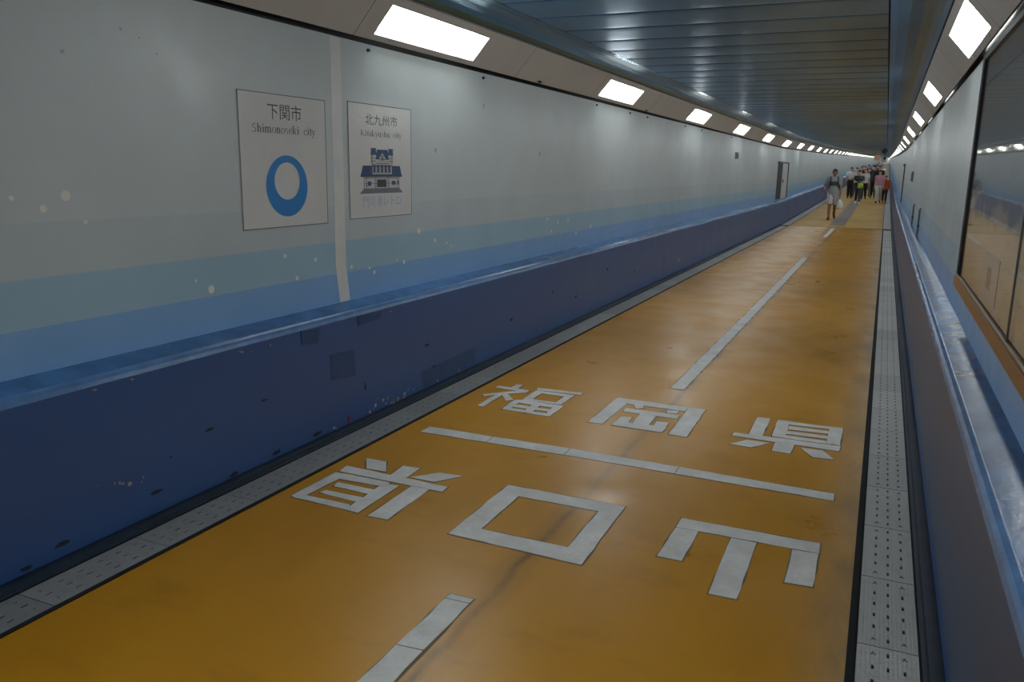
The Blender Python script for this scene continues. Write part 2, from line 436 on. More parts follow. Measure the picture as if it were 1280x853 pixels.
# end wall far away and added dark cap behind the camera against light leaks -------------------------
b = MB(); zz = dz(Y1)
b.box((-3.3, Y1-.1, zz-.2), (.7, Y1, zz+2.9)); structure(b, 'wall_end', [FASCIA])
b = MB(); b.box((-3.3, Y0-.1, -.2), (.7, Y0, 2.9)); structure(b, 'dark_end_cap', [GROOVE])

# ------------------------------------------------------------------ drain covers
PITCH = .547
def plate_mesh():
    b = MB()
    W, L, T = .196, PITCH - .004, .0055
    cols = [.052, .100, .152]; hw, hl = .0042, .0135
    rowsy = [.05 + .0895*i for i in range(6)]
    xs = sorted([0, W] + [c-hw for c in cols] + [c+hw for c in cols])
    ysl = sorted([0, L] + [r-hl for r in rowsy] + [r+hl for r in rowsy])
    for i in range(len(xs)-1):
        for j in range(len(ysl)-1):
            x0, x1, y0, y1 = xs[i], xs[i+1], ysl[j], ysl[j+1]
            if i % 2 == 1 and j % 2 == 1:
                r = j//2
                emb = (i != 3) and r in (0, 5)
                if not emb:
                    for a, c in (((x0, y0), (x1, y0)), ((x1, y0), (x1, y1)), ((x1, y1), (x0, y1)), ((x0, y1), (x0, y0))):
                        b.face([(*a, 0), (*c, 0), (*c, -T), (*a, -T)])
                    continue
                # round embossed anti-slip stud with a black disc painting the shade of its dimple
                b.face([(x0, y0, 0), (x1, y0, 0), (x1, y1, 0), (x0, y1, 0)])
                cx, cy = (x0+x1)/2, (y0+y1)/2
                for ox, oy in ((-.006, -.007), (.006, -.007), (0, .008)):
                    b.cyl((cx+ox, cy+oy, 0), (cx+ox, cy+oy, .003), .0045, 8, 0, .002)
                b.cyl((cx, cy-.001, 0), (cx, cy-.001, .0006), .0042, 8, 1)
                continue
            b.face([(x0, y0, 0), (x1, y0, 0), (x1, y1, 0), (x0, y1, 0)])
    for a, c in (((0, 0), (W, 0)), ((W, 0), (W, L)), ((W, L), (0, L)), ((0, L), (0, 0))):
        b.face([(*a, 0), (*a, -T), (*c, -T), (*c, 0)])
    return b
pl = plate_mesh().build('drain_cover', [PLATE, MARK])
first = True
for side, x0, yst in (('right', .0665, 2.91 - 2*PITCH), ('left', 2*CX - .0665 - .196, 2.96 - 4*PITCH)):
    y = yst; k = 0
    while y + PITCH < SEAM_Y - .05:
        o = pl if first else pl.copy()
        if not first: link(o)
        first = False
        o.location = (x0, y, 0.0)
        tag(o, f'perforated grey steel drain cover plate in the channel along the {side} parapet', 'drain cover', f'drain covers along the {side} parapet')
        y += PITCH; k += 1

# ------------------------------------------------------------------ floor lettering of tape
KANJI={
'fuku' : [[(-2.432, 5.583), (-2.381, 5.603), (-2.366, 5.473), (-2.43, 5.46)], [(-2.539, 5.434), (-2.531, 5.493), (-2.272, 5.474), (-2.271, 5.401)], [(-2.537, 5.214), (-2.382, 5.387), (-2.279, 5.465), (-2.271, 5.401), (-2.367, 5.319), (-2.503, 5.175)], [(-2.445, 5.267), (-2.401, 5.27), (-2.39, 4.93), (-2.443, 4.936)], [(-2.417, 5.282), (-2.386, 5.321), (-2.275, 5.188), (-2.315, 5.14)], [(-2.254, 5.568), (-1.897, 5.59), (-1.886, 5.532), (-2.222, 5.509)], [(-2.225, 5.499), (-1.925, 5.498), (-1.927, 5.435), (-2.201, 5.441)], [(-2.225, 5.499), (-2.161, 5.497), (-2.16, 5.269), (-2.223, 5.237)], [(-1.986, 5.486), (-1.925, 5.498), (-1.933, 5.231), (-1.983, 5.24)], [(-2.221, 5.257), (-2.16, 5.269), (-1.971, 5.264), (-1.938, 5.223), (-2.218, 5.217)], [(-2.266, 5.193), (-2.218, 5.217), (-1.902, 5.203), (-1.927, 5.131), (-2.26, 5.131)], [(-2.266, 5.193), (-2.214, 5.208), (-2.202, 4.953), (-2.257, 4.942)], [(-1.963, 5.171), (-1.9, 5.198), (-1.898, 4.926), (-1.938, 4.934)], [(-2.262, 4.991), (-1.938, 4.983), (-1.898, 4.926), (-2.254, 4.936)], [(-2.232, 5.084), (-1.936, 5.083), (-1.942, 5.03), (-2.232, 5.019)], [(-2.111, 5.16), (-2.053, 5.158), (-2.038, 4.944), (-2.094, 4.939)]] ,
'oka' : [[(-1.627, 5.598), (-1.525, 5.583), (-1.53, 4.937), (-1.631, 4.931)], [(-1.548, 5.585), (-1.105, 5.578), (-1.108, 5.467), (-1.521, 5.469)], [(-1.106, 5.585), (-0.986, 5.574), (-0.976, 4.911), (-1.091, 4.918)], [(-1.47, 5.467), (-1.422, 5.492), (-1.383, 5.415), (-1.429, 5.372)], [(-1.227, 5.441), (-1.149, 5.462), (-1.145, 5.385), (-1.21, 5.37)], [(-1.5, 5.36), (-1.118, 5.357), (-1.121, 5.267), (-1.494, 5.268)], [(-1.371, 5.268), (-1.26, 5.266), (-1.254, 5.023), (-1.359, 5.029)], [(-1.471, 5.04), (-1.133, 5.05), (-1.139, 4.932), (-1.472, 4.935)], [(-1.47, 5.151), (-1.395, 5.166), (-1.39, 5.042), (-1.469, 5.034)], [(-1.227, 5.15), (-1.146, 5.158), (-1.142, 5.034), (-1.222, 5.04)]] ,
'ken' : [[(-0.638, 5.559), (-0.554, 5.569), (-0.552, 5.137), (-0.636, 5.153)], [(-0.727, 5.15), (-0.094, 5.166), (-0.099, 5.061), (-0.727, 5.078)], [(-0.504, 5.552), (-0.425, 5.561), (-0.424, 5.214), (-0.497, 5.181)], [(-0.177, 5.553), (-0.098, 5.561), (-0.098, 5.175), (-0.178, 5.19)], [(-0.43, 5.558), (-0.174, 5.555), (-0.174, 5.502), (-0.425, 5.483)], [(-0.422, 5.453), (-0.171, 5.45), (-0.174, 5.393), (-0.421, 5.372)], [(-0.423, 5.334), (-0.171, 5.342), (-0.174, 5.278), (-0.423, 5.266)], [(-0.502, 5.221), (-0.419, 5.235), (-0.174, 5.23), (-0.152, 5.17), (-0.496, 5.173)], [(-0.464, 5.067), (-0.353, 5.079), (-0.359, 4.89), (-0.465, 4.893)], [(-0.712, 4.902), (-0.631, 5.033), (-0.491, 5.031), (-0.585, 4.896)], [(-0.311, 5.024), (-0.189, 5.033), (-0.116, 4.89), (-0.234, 4.882)]] ,
'ken2' : [[(-2.532, 3.712), (-2.398, 3.711), (-2.315, 3.579), (-2.437, 3.574)], [(-2.281, 3.697), (-2.178, 3.704), (-2.172, 3.551), (-2.267, 3.539)], [(-2.155, 3.567), (-2.052, 3.694), (-1.916, 3.703), (-2.009, 3.564)], [(-2.557, 3.558), (-1.914, 3.534), (-1.906, 3.462), (-2.543, 3.472)], [(-2.088, 3.469), (-1.984, 3.466), (-1.973, 3.056), (-2.082, 3.051)], [(-2.552, 3.451), (-2.471, 3.449), (-2.501, 3.084), (-2.557, 3.087)], [(-2.237, 3.428), (-2.145, 3.434), (-2.14, 3.059), (-2.217, 3.064)], [(-2.498, 3.454), (-2.208, 3.452), (-2.204, 3.392), (-2.472, 3.379)], [(-2.458, 3.34), (-2.213, 3.338), (-2.204, 3.273), (-2.445, 3.285)], [(-2.449, 3.224), (-2.213, 3.227), (-2.208, 3.165), (-2.459, 3.184)], [(-2.534, 3.126), (-2.23, 3.123), (-2.206, 3.066), (-2.539, 3.076)]] ,
'kuchi' : [[(-1.645, 3.702), (-1.012, 3.699), (-1.114, 3.588), (-1.536, 3.588)], [(-1.012, 3.699), (-1.005, 3.027), (-1.114, 3.155), (-1.114, 3.588)], [(-1.005, 3.027), (-1.647, 3.048), (-1.535, 3.157), (-1.114, 3.155)], [(-1.647, 3.048), (-1.645, 3.702), (-1.536, 3.588), (-1.535, 3.157)]] ,
'yama' : [[(-0.732, 3.69), (-0.11, 3.69), (-0.107, 3.583), (-0.733, 3.577)], [(-0.732, 3.57), (-0.63, 3.572), (-0.633, 3.248), (-0.74, 3.248)], [(-0.48, 3.569), (-0.369, 3.568), (-0.37, 3.023), (-0.477, 3.02)], [(-0.217, 3.567), (-0.109, 3.575), (-0.109, 3.255), (-0.216, 3.245)]] ,
}

def order(poly):
    c = (sum(p[0] for p in poly)/len(poly), sum(p[1] for p in poly)/len(poly))
    return sorted(poly, key=lambda p: math.atan2(p[1]-c[1], p[0]-c[0])) if len(poly) == 4 else poly
def jag(poly, amp=.004):
    out = []
    for i in range(len(poly)):
        a, c = poly[i], poly[(i+1) % len(poly)]
        n = max(1, int(math.hypot(c[0]-a[0], c[1]-a[1])/.08))
        for k in range(n):
            t = k/n; out.append((a[0]+(c[0]-a[0])*t + random.uniform(-amp, amp)*(k > 0), a[1]+(c[1]-a[1])*t + random.uniform(-amp, amp)*(k > 0)))
    return out
def tape_char(key, name, label):
    polys = KANJI[key]
    cx = sum(p[0] for q in polys for p in q)/sum(len(q) for q in polys); cy = sum(p[1] for q in polys for p in q)/sum(len(q) for q in polys)
    b = MB()
    for i, q in enumerate(polys):
        q = order([(p[0]-cx, p[1]-cy) for p in q])
        z = .0016 + .0005*(i % 4)
        b.prism(jag(q, .003), 0.0, z, 0)
        c = (sum(p[0] for p in q)/len(q), sum(p[1] for p in q)/len(q))
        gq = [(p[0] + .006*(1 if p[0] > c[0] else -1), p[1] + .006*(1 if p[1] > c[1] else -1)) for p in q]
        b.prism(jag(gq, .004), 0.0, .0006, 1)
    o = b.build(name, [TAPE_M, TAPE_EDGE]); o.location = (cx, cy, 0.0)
    tag(o, label, 'floor lettering', 'tape lettering on the floor'); return o
tape_char('fuku', 'tape_character', 'grey tape character 福 on the yellow floor beyond the cross line, left of 岡')
tape_char('oka', 'tape_character', 'grey tape character 岡 on the yellow floor, middle character beyond the cross line')
tape_char('ken', 'tape_character', 'grey tape character 県 on the yellow floor beyond the cross line, beside the right drain')
tape_char('ken2', 'tape_character', 'upside-down grey tape character 県 on the near side of the cross line, at left')
tape_char('kuchi', 'tape_character', 'large grey tape square 口 in the middle of the floor before the cross line')
tape_char('yama', 'tape_character', 'upside-down grey tape character 山 like a trident, before the cross line at right')
def tape_line(poly, name, label, splits=(), z=.0022):
    c = (sum(p[0] for p in poly)/len(poly), sum(p[1] for p in poly)/len(poly))
    b = MB(); b.prism(jag([(p[0]-c[0], p[1]-c[1]) for p in poly], .0035), 0, z, 0)
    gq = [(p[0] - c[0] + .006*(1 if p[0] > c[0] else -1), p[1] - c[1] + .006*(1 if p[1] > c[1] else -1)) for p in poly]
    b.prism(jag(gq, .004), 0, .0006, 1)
    for s in splits: b.prism([(x-c[0], y-c[1]) for x, y in s], z-.0004, z+.0006, 1)
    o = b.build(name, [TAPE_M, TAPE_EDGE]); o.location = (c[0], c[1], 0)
    return tag(o, label, 'floor line', 'tape lines on the floor')
tape_line([(-2.495, 4.373), (-1.379, 4.385), (-.085, 4.34), (-.084, 4.24), (-1.351, 4.264), (-2.5, 4.261)], 'border_line', 'long pale tape line crossing the yellow floor between the two rows of characters',
          [[(-1.552, 4.265), (-1.547, 4.265), (-1.547, 4.383), (-1.552, 4.383)], [(-.9, 4.257), (-.896, 4.257), (-.896, 4.365), (-.9, 4.365)], [(-2.05, 4.264), (-2.046, 4.264), (-2.046, 4.376), (-2.05, 4.376)]])
tape_line([(-1.392, .35), (-1.283, .35), (-1.284, 2.581), (-1.384, 2.58)], 'centre_line_dash', 'nearest pale centre line dash at the lower edge of the floor',
          [[(-1.386, 2.19), (-1.284, 2.2), (-1.284, 2.204), (-1.386, 2.194)], [(-1.386, 2.54), (-1.284, 2.545), (-1.284, 2.548), (-1.386, 2.543)]])
tape_line([(-1.345, 6.027), (-1.240, 6.027), (-1.252, 17.0), (-1.355, 17.05)], 'centre_line_dash', 'long pale centre line dash running away beyond the character 岡')
tape_line([(-1.372, 22.95), (-1.262, 22.95), (-1.262, 26.75), (-1.372, 26.85)], 'centre_line_dash', 'short far centre line dash just before the dark floor joint')

# ------------------------------------------------------------------ lettering helpers
def cjk(text, size):
    c = bpy.data.curves.new('txt', 'FONT'); c.body = text; c.size = size; c.resolution_u = 3
    o = bpy.data.objects.new('txt', c); COL.objects.link(o)
    bpy.context.view_layer.update()
    me = bpy.data.meshes.new_from_object(o.evaluated_get(bpy.context.evaluated_depsgraph_get()))
    v = [(q.co.x, q.co.y) for q in me.vertices]; f = [tuple(p.vertices) for p in me.polygons]
    bpy.data.objects.remove(o); bpy.data.curves.remove(c); bpy.data.meshes.remove(me)
    return v, f
def fit_flat(v, f, u0, u1, v0, v1):
    xs = [p[0] for p in v]; ys_ = [p[1] for p in v]
    sx, sy = (u1-u0)/(max(xs)-min(xs)), (v1-v0)/(max(ys_)-min(ys_))
    return [(u0+(x-min(xs))*sx, v0+(y-min(ys_))*sy) for x, y in v], f
# serif glyphs drawn from stems, arcs and thin serifs
def serif_text(text):
    V, Fc = [], []
    def poly(pts): n = len(V); V.extend(pts); Fc.append(tuple(range(n, n+len(pts))))
    def rect(x0, y0, x1, y1): poly([(x0, y0), (x1, y0), (x1, y1), (x0, y1)])
    def arc(cx, cy, rx, ry, a0, a1, wx=.105, wy=.05, n=12):
        o, i = [], []
        for k in range(n+1):
            a = math.radians(a0+(a1-a0)*k/n)
            o.append((cx+rx*math.cos(a), cy+ry*math.sin(a))); i.append((cx+(rx-wx)*math.cos(a), cy+(ry-wy)*math.sin(a)))
        for k in range(n): poly([o[k], o[k+1], i[k+1], i[k]])
    def stem(x, y0, y1, sb=True, st=False, w=.105):
        rect(x, y0, x+w, y1)
        if sb: rect(x-.05, y0, x+w+.05, y0+.025)
        if st: rect(x-.06, y1-.03, x+w*.5, y1)
    def line(x0, y0, x1, y1, w):
        rectpts = [(x0, y0), (x0+w, y0), (x1+w, y1), (x1, y1)]; poly(rectpts)
    adv = dict(S=.56, h=.52, i=.29, m=.80, o=.50, n=.52, s=.40, e=.46, k=.54, c=.44, t=.30, y=.50, K=.72, a=.46, u=.52)
    x = 0
    for ch in text:
        n0 = len(V)
        if ch == ' ': x += .5; continue
        if ch == 'S':
            arc(.27, .49, .20, .18, 20, 270, .07, .04); arc(.27, .17, .21, .18, -160, 90, .07, .04)
        elif ch in 'hnmk':
            stem(.06, 0, .68 if ch in 'hk' else .45, True, True)
            if ch in 'hnm':
                arc(.245, .30, .165, .16, 0, 150, .085, .05); stem(.325, 0, .30)
            if ch == 'm':
                arc(.515, .30, .165, .16, 0, 150, .085, .05); stem(.60, 0, .30)
            if ch == 'k':
                line(.13, .20, .36, .43, .04); line(.36, 0, .20, .25, .09); rect(.28, .425, .48, .45); rect(.30, 0, .51, .025)
        elif ch == 'i': stem(.09, 0, .45, True, True); arc(.13, .60, .055, .055, 0, 360, .054, .054)
        elif ch == 'o': arc(.25, .22, .22, .235, 0, 360, .075, .03, 20)
        elif ch == 'c': arc(.24, .22, .21, .235, 45, 325, .08, .03); arc(.36, .34, .05, .05, 0, 360, .049, .049, 8)
        elif ch == 'e': arc(.24, .22, .21, .235, 0, 325, .075, .03); rect(.06, .22, .44, .25)
        elif ch == 's': arc(.19, .33, .14, .125, 30, 270, .06, .035); arc(.19, .12, .15, .125, -150, 90, .06, .035)
        elif ch == 't': stem(.10, .06, .58, False); rect(.02, .42, .28, .45); arc(.19, .07, .09, .08, 180, 320, .08, .03)
        elif ch == 'y':
            line(.21, .0, .05, .44, .085); line(.14, -.19, .40, .44, .04); rect(0, .425, .2, .45); rect(.32, .425, .49, .45); arc(.10, -.16, .05, .05, 0, 360, .049, .049, 8)
        elif ch == 'K':
            stem(.10, 0, .66, True, False); rect(.04, .635, .25, .66); line(.17, .26, .50, .64, .045); line(.52, 0, .26, .34, .10); rect(.44, .635, .65, .66); rect(.45, 0, .70, .025)
        elif ch == 'a': arc(.20, .12, .17, .13, 0, 360, .07, .03); stem(.30, .03, .33, False); arc(.21, .32, .17, .13, 0, 160, .08, .03); rect(.30, 0, .44, .03)
        elif ch == 'u': stem(.06, .15, .45, False, True); arc(.22, .15, .16, .16, 180, 350, .085, .05); stem(.33, 0, .45, False, True); rect(.33, 0, .46, .025)
        for i in range(n0, len(V)): V[i] = (V[i][0]+x, V[i][1])
        x += adv[ch]
    return V, Fc
def flat_obj(name, parts, mats, parent, off):
    """parts: list of (v,f,mat) in sign coordinates (y,z) -> thin paint on the left wall sign"""
    b = MB()
    for v, f, mi in parts:
        n = len(b.v); b.v += [(off, p[0], p[1]) for p in v]
        for q in f: b.f.append(tuple(n+i for i in q)); b.m.append(mi)
    return b.build(name, mats, parent)

# ------------------------------------------------------------------ left wall signs
def sign_paper():
    m, nt, p = nodes('glossy_white_sign_film')
    v = tex(nt)
    c = mix(nt, ramp(nt, noise(nt, v, 3, 4), [(.3, 0), (.7, 1)]), (.70, .70, .695), (.75, .75, .745))
    nt.links.new(c, p.inputs['Base Color']); p.inputs['Roughness'].default_value = .25
    bump(nt, p, noise(nt, v, 45, 3), .35, .004)
    return m
SIGN = sign_paper()
INK = plain('black_ink', (.03, .032, .035), .4)
INKF = plain('faded_black_ink', (.12, .125, .13), .35)
BLUEI = plain('bright_blue_ink', (.01, .22, .62), .35, var=.04)
NAVY = plain('navy_ink', (.012, .055, .17), .4, var=.3, scale=80)
PALEB = plain('pale_blue_ink', (.30, .45, .62), .35, var=.05)
GREYI = plain('grey_ink', (.16, .17, .18), .4)
PAPER = plain('white_ink', (.55, .55, .55), .4, var=.05)
def sign(y0, y1, z0, z1, label):
    root = MB(); T = .003
    # panel modelled around its lower near corner
    root.prism([(0, 0), (y1-y0, 0), (y1-y0, z1-z0), (0, z1-z0)], 0, T, 0, lambda u, v, w: (w, u, v))
    w = .005; Y, Z = y1-y0, z1-z0
    for a in ([(0, 0), (Y, 0), (Y, w), (0, w)], [(0, Z-w), (Y, Z-w), (Y, Z), (0, Z)], [(0, 0), (w, 0), (w, Z), (0, Z)], [(Y-w, 0), (Y, 0), (Y, Z), (Y-w, Z)]):
        root.prism(a, T-.0005, T+.0008, 1, lambda u, v, w_: (w_, u, v))
    o = root.build('wall_sign', [SIGN, GREYI]); o.location = (XL + .0012, y0, z0)
    return tag(o, label, 'sign', 'city signs on the left wall')
A = sign(3.42, 4.157, 1.272, 1.994, 'white square sign with black border and blue ring, left of the white stripe')
offA = (3.42, 1.272)
v, f = fit_flat(*cjk('下関市', .1), 3.645-offA[0], 3.932-offA[0], 1.858-offA[1], 1.944-offA[1])
v2, f2 = fit_flat(*serif_text('Shimonoseki city'), 3.523-offA[0], 4.058-offA[0], 1.772-offA[1], 1.832-offA[1])
flat_obj('japanese_lettering', [(v, f, 0)], [INK], A, .0042)
flat_obj('latin_lettering', [(v2, f2, 0)], [INK], A, .0042)
# plain blue open ring
def ring_parts(cx, cy, ro, ri, dy, sq=1.0, n=48):
    o = [(cx+ro*math.cos(2*PI*i/n), cy+ro*sq*math.sin(2*PI*i/n)) for i in range(n)]
    q = [(cx+ri*math.cos(2*PI*i/n), cy+dy+ri*sq*math.sin(2*PI*i/n)) for i in range(n)]
    return o+q, [(i, (i+1) % n, n+(i+1) % n, n+i) for i in range(n)]
v, f = ring_parts(3.79-offA[0], 1.50-offA[1], .178, .108, .028, .95)
flat_obj('blue_ring', [(v, f, 0)], [BLUEI], A, .0042)
Bs = sign(4.386, 5.140, 1.284, 2.009, 'white square sign with a drawing of a blue-roofed building, right of the white stripe')
offB = (4.386, 1.284)
v, f = fit_flat(*cjk('北九州市', .1), 4.573-offB[0], 4.958-offB[0], 1.878-offB[1], 1.946-offB[1])
v2, f2 = fit_flat(*serif_text('Kitakyushu city'), 4.520-offB[0], 5.010-offB[0], 1.795-offB[1], 1.845-offB[1])
v3, f3 = fit_flat(*cjk('門司港レトロ', .1), 4.533-offB[0], 4.990-offB[0], 1.356-offB[1], 1.424-offB[1])
flat_obj('japanese_lettering', [(v, f, 0)], [INKF], Bs, .0042)
flat_obj('latin_lettering', [(v2, f2, 0)], [INKF], Bs, .0042)
flat_obj('blue_lettering', [(v3, f3, 0)], [PALEB], Bs, .0042)
BP = []
def bq(pts, m): BP.append(([(a-offB[0], c-offB[1]) for a, c in pts], [tuple(range(len(pts)))], m))
def br(u0, v0, u1, v1, m): bq([(u0, v0), (u1, v0), (u1, v1), (u0, v1)], m)
br(4.545, 1.475, 4.975, 1.565, 2)                                   # walls
bq([(4.495, 1.442), (5.025, 1.442), (4.985, 1.468), (4.535, 1.468)], 1)   # ground slab
bq([(4.508, 1.552), (5.012, 1.552), (4.985, 1.618), (4.535, 1.618)], 0)   # wide roof
for u in (4.545, 4.572, 4.672, 4.682, 4.828, 4.838, 4.945, 4.972): br(u, 1.468, u+.006, 1.555, 1)
br(4.54, 1.466, 4.98, 1.475, 1); br(4.545, 1.505, 4.975, 1.509, 1); br(4.545, 1.54, 4.975, 1.546, 1)
br(4.698, 1.482, 4.812, 1.532, 3)                                    # dark doorway
br(4.590, 1.492, 4.628, 1.520, 0); br(4.880, 1.496, 4.925, 1.522, 0); br(4.952, 1.496, 4.966, 1.526, 3); br(4.57, 1.488, 4.582, 1.5, 0)
br(4.64, 1.565, 4.885, 1.64, 2)                                      # upper storey
for u in (4.655, 4.70, 4.745, 4.79, 4.835): br(u, 1.575, u+.028, 1.628, 0); br(u-.012, 1.566, u-.006, 1.64, 1)
br(4.64, 1.563, 4.885, 1.568, 1); br(4.64, 1.634, 4.885, 1.640, 1)
bq([(4.63, 1.640), (4.895, 1.640), (4.885, 1.668), (4.64, 1.668)], 2)
bq([(4.68, 1.665), (4.85, 1.665), (4.83, 1.722), (4.70, 1.722)], 0)  # tower roof
for u in (4.632, 4.838):
    br(u, 1.636, u+.058, 1.69, 2); br(u, 1.648, u+.058, 1.653, 1); br(u, 1.668, u+.058, 1.672, 1)
    bq([(u-.004, 1.69), (u+.062, 1.69), (u+.054, 1.732), (u+.004, 1.732)], 0)
bq([(4.705, 1.648), (4.825, 1.648), (4.765, 1.705)], 2); br(4.752, 1.655, 4.778, 1.69, 1); br(4.715, 1.648, 4.815, 1.652, 1)
for u0, v0, u1, v1 in ((4.508, 1.549, 5.012, 1.555), (4.535, 1.615, 4.985, 1.621), (4.68, 1.662, 4.85, 1.667), (4.70, 1.720, 4.83, 1.725), (4.628, 1.728, 4.694, 1.733), (4.834, 1.728, 4.9, 1.733), (4.64, 1.566, 4.646, 1.70), (4.879, 1.566, 4.885, 1.70)): br(u0, v0, u1, v1, 3)
for u in (4.56, 4.60, 4.92, 4.96): br(u, 1.556, u+.005, 1.612, 3)
b = MB()
for k, (v, f, mi) in enumerate(BP):
    n = len(b.v); b.v += [(.0040 + .00003*k, p[0], p[1]) for p in v]
    for q in f: b.f.append(tuple(n+i for i in q)); b.m.append(mi)
b.build('building_drawing', [NAVY, GREYI, PAPER, INK], Bs)

# ------------------------------------------------------------------ bolts, plaques, doorway, conduits
bolt = MB(); bolt.cyl((0, 0, 0), (.012, 0, 0), .011, 8); bolt.cyl((.012, 0, 0), (.02, 0, 0), .006, 8)
bo = bolt.build('wall_bolt', DARKST); fst = True
for y in (4.62, 6.28, 9.2, 10.55, 11.4, 13.75, 15.1, 18.2):
    o = bo if fst else bo.copy()
    if not fst: link(o)
    fst = False; o.location = (XL, y, 2.335)
    tag(o, 'tiny dark bolt at the top of the left wall under the slanted fascia', 'bolt', 'bolts along the top of the left wall')
bracket = MB(); bracket.box((0, 0, 0), (.012, .06, .016)); bracket.cyl((.012, .02, .008), (.018, .02, .008), .004, 8)
for i, (y, t) in enumerate(((7.42, .05), (11.25, .04))):
    o = bracket.build('fascia_clip', DARKST) if i == 0 else link(bpy.data.objects['fascia_clip'].copy())
    x, z = fp(t, .002); o.location = (2*CX - x, y, z); o.rotation_euler = (0, math.radians(49), 0)
    tag(o, ['small dark clip on the left fascia between the first and second lamp', 'small dark clip on the left fascia just past the second lamp'][i], 'clip')
def plaque(x, y0, y1, z0, z1, s, label):
    r = empty('wall_plaque', (x, y0, z0))
    b = MB(); b.box((0, 0, 0), (.022*s, y1-y0, z1-z0)); b.build('plate', GREYI, r)
    b = MB(); b.box((.0221*s, .02, .02), (.026*s, y1-y0-.02, z1-z0-.02)); b.build('face', DARKST, r)
    tag(r, label, 'plaque')
plaque(XL, 18.85, 19.2, 1.90, 2.05, 1, 'small dark upright plaque high on the left wall below the fascia')
plaque(XR, 18.4, 19.2, 1.49, 1.69, -1, 'small dark plaque on the right wall before the far doorway')
# far doorway in the left wall, black panel standing in for its shaded opening
b = MB()
b.box((XL-.005, 26.9, .80), (XL+.012, 28.0, 1.93), 1)
b.box((XL-.005, 28.0, .80), (XL+.03, 29.5, 1.92), 0)
b.box((XL-.005, 26.85, 1.92), (XL+.05, 29.6, 1.96), 2)
b.box((XL-.005, 29.5, .80), (XL+.05, 29.6, 1.92), 2)
b.box((XL+.03, 28.15, 1.3), (XL+.05, 28.2, 1.42), 1)
o = structure(b, 'door_1', [FASCIA, MARK, DARKST])
b = MB(); b.box((XR-.03, 28.0, .80), (XR+.005, 28.12, 1.93)); b.box((XR-.03, 28.0, 1.90), (XR+.005, 30.4, 1.95)); b.box((XR-.012, 28.12, .80), (XR+.005, 30.3, 1.90), 1)
structure(b, 'door_2', [DARKST, W_WHITE])
RUST = plain('rusty_brown_conduit', (.16, .13, .10), .6)
for i, (y, z0, z1, lab) in enumerate(((12.9, .765, 1.15, 'thin brownish conduit stub on the right wall above the ledge, nearer of two'), (15.6, .765, 1.12, 'thin brownish conduit stub on the right wall above the ledge, farther of two'))):
    b = MB(); b.cyl((XR-.016, y, z0), (XR-.016, y, z1), .013, 10); b.cyl((XR-.016, y, z1), (XR+.002, y, z1+.02), .013, 10)
    o = b.build('conduit', RUST)
    b = MB(); b.box((XR-.032, y-.02, z0+.15), (XR, y+.02, z0+.17)); c = b.build('clamp', DARKST, o)
    tag(o, lab, 'pipe', 'conduits on the right wall')

# ------------------------------------------------------------------ framed mural board on the right wall
def picture_mat():
    m, nt, p = nodes('printed_seaside_picture')
    v = tex(nt); sx = nt.nodes.new('ShaderNodeSeparateXYZ'); nt.links.new(v, sx.inputs[0])
    vs = tex(nt, (1, .9, 2.4))
    w = nt.nodes.new('ShaderNodeMath'); w.operation = 'MULTIPLY_ADD'; w.inputs[1].default_value = .5
    nt.links.new(noise(nt, vs, 2.6, 5, .6), w.inputs[0]); nt.links.new(sx.outputs[2], w.inputs[2])
    c = ramp(nt, w.outputs[0], [(.28, (.62, .50, .34)), (.5, (.76, .65, .48)), (.68, (.68, .59, .46)), (.74, (.30, .32, .34)), (.86, (.26, .33, .42)), (1.0, (.22, .25, .29))])
    c = mix(nt, ramp(nt, noise(nt, vs, 6, 7, .7), [(.55, 0), (.72, .7)]), c, (.30, .21, .13))
    nt.links.new(c, p.inputs['Base Color']); p.inputs['Roughness'].default_value = .6
    return m
def pane_mat():
    m = bpy.data.materials.new('clear_glass_pane'); m.use_nodes = True; nt = m.node_tree; nt.nodes.clear()
    out = nt.nodes.new('ShaderNodeOutputMaterial'); mx = nt.nodes.new('ShaderNodeMixShader')
    fr = nt.nodes.new('ShaderNodeFresnel'); fr.inputs['IOR'].default_value = 1.5
    tr = nt.nodes.new('ShaderNodeBsdfTransparent'); gl = nt.nodes.new('ShaderNodeBsdfGlossy'); gl.inputs['Roughness'].default_value = .03
    ge = nt.nodes.new('ShaderNodeNewGeometry'); su = nt.nodes.new('ShaderNodeMath'); su.operation = 'SUBTRACT'; su.use_clamp = True   # reflect once, on the outer face
    nt.links.new(fr.outputs[0], su.inputs[0]); nt.links.new(ge.outputs['Backfacing'], su.inputs[1])
    nt.links.new(su.outputs[0], mx.inputs[0]); nt.links.new(tr.outputs[0], mx.inputs[1]); nt.links.new(gl.outputs[0], mx.inputs[2])
    nt.links.new(mx.outputs[0], out.inputs['Surface'])
    return m
WOOD = plain('orange_brown_wood_rail', (.30, .135, .02), .4, var=.2, scale=5, stretch=(1, .2, 1))
RAIL = plain('dark_metal_rail', (.05, .052, .056), .4, metal=.4)
ALU = plain('pale_aluminium_edge', (.42, .43, .44), .35, metal=.5)
BY0, BY1, BZ0, BZ1 = 1.9, 5.62, 1.00, 2.30
R = empty('framed_picture_board', (XR, BY0, BZ0))
L_, H_ = BY1-BY0, BZ1-BZ0
b = MB(); b.box((-.012, .02, .02), (-.001, L_-.02, H_-.02)); b.build('picture', picture_mat(), R)
b = MB()
b.box((-.034, L_-.03, 0), (-.001, L_, H_)); b.box((-.034, 0, 0), (-.001, .03, H_)); b.box((-.034, 0, H_-.03), (-.001, L_, H_))
b.build('frame', RAIL, R)
b = MB(); b.box((-.040, L_-.004, .02), (-.0342, L_+.002, H_)); b.box((-.040, 0, .036), (-.0342, L_, .044)); b.build('metal_edge', ALU, R)
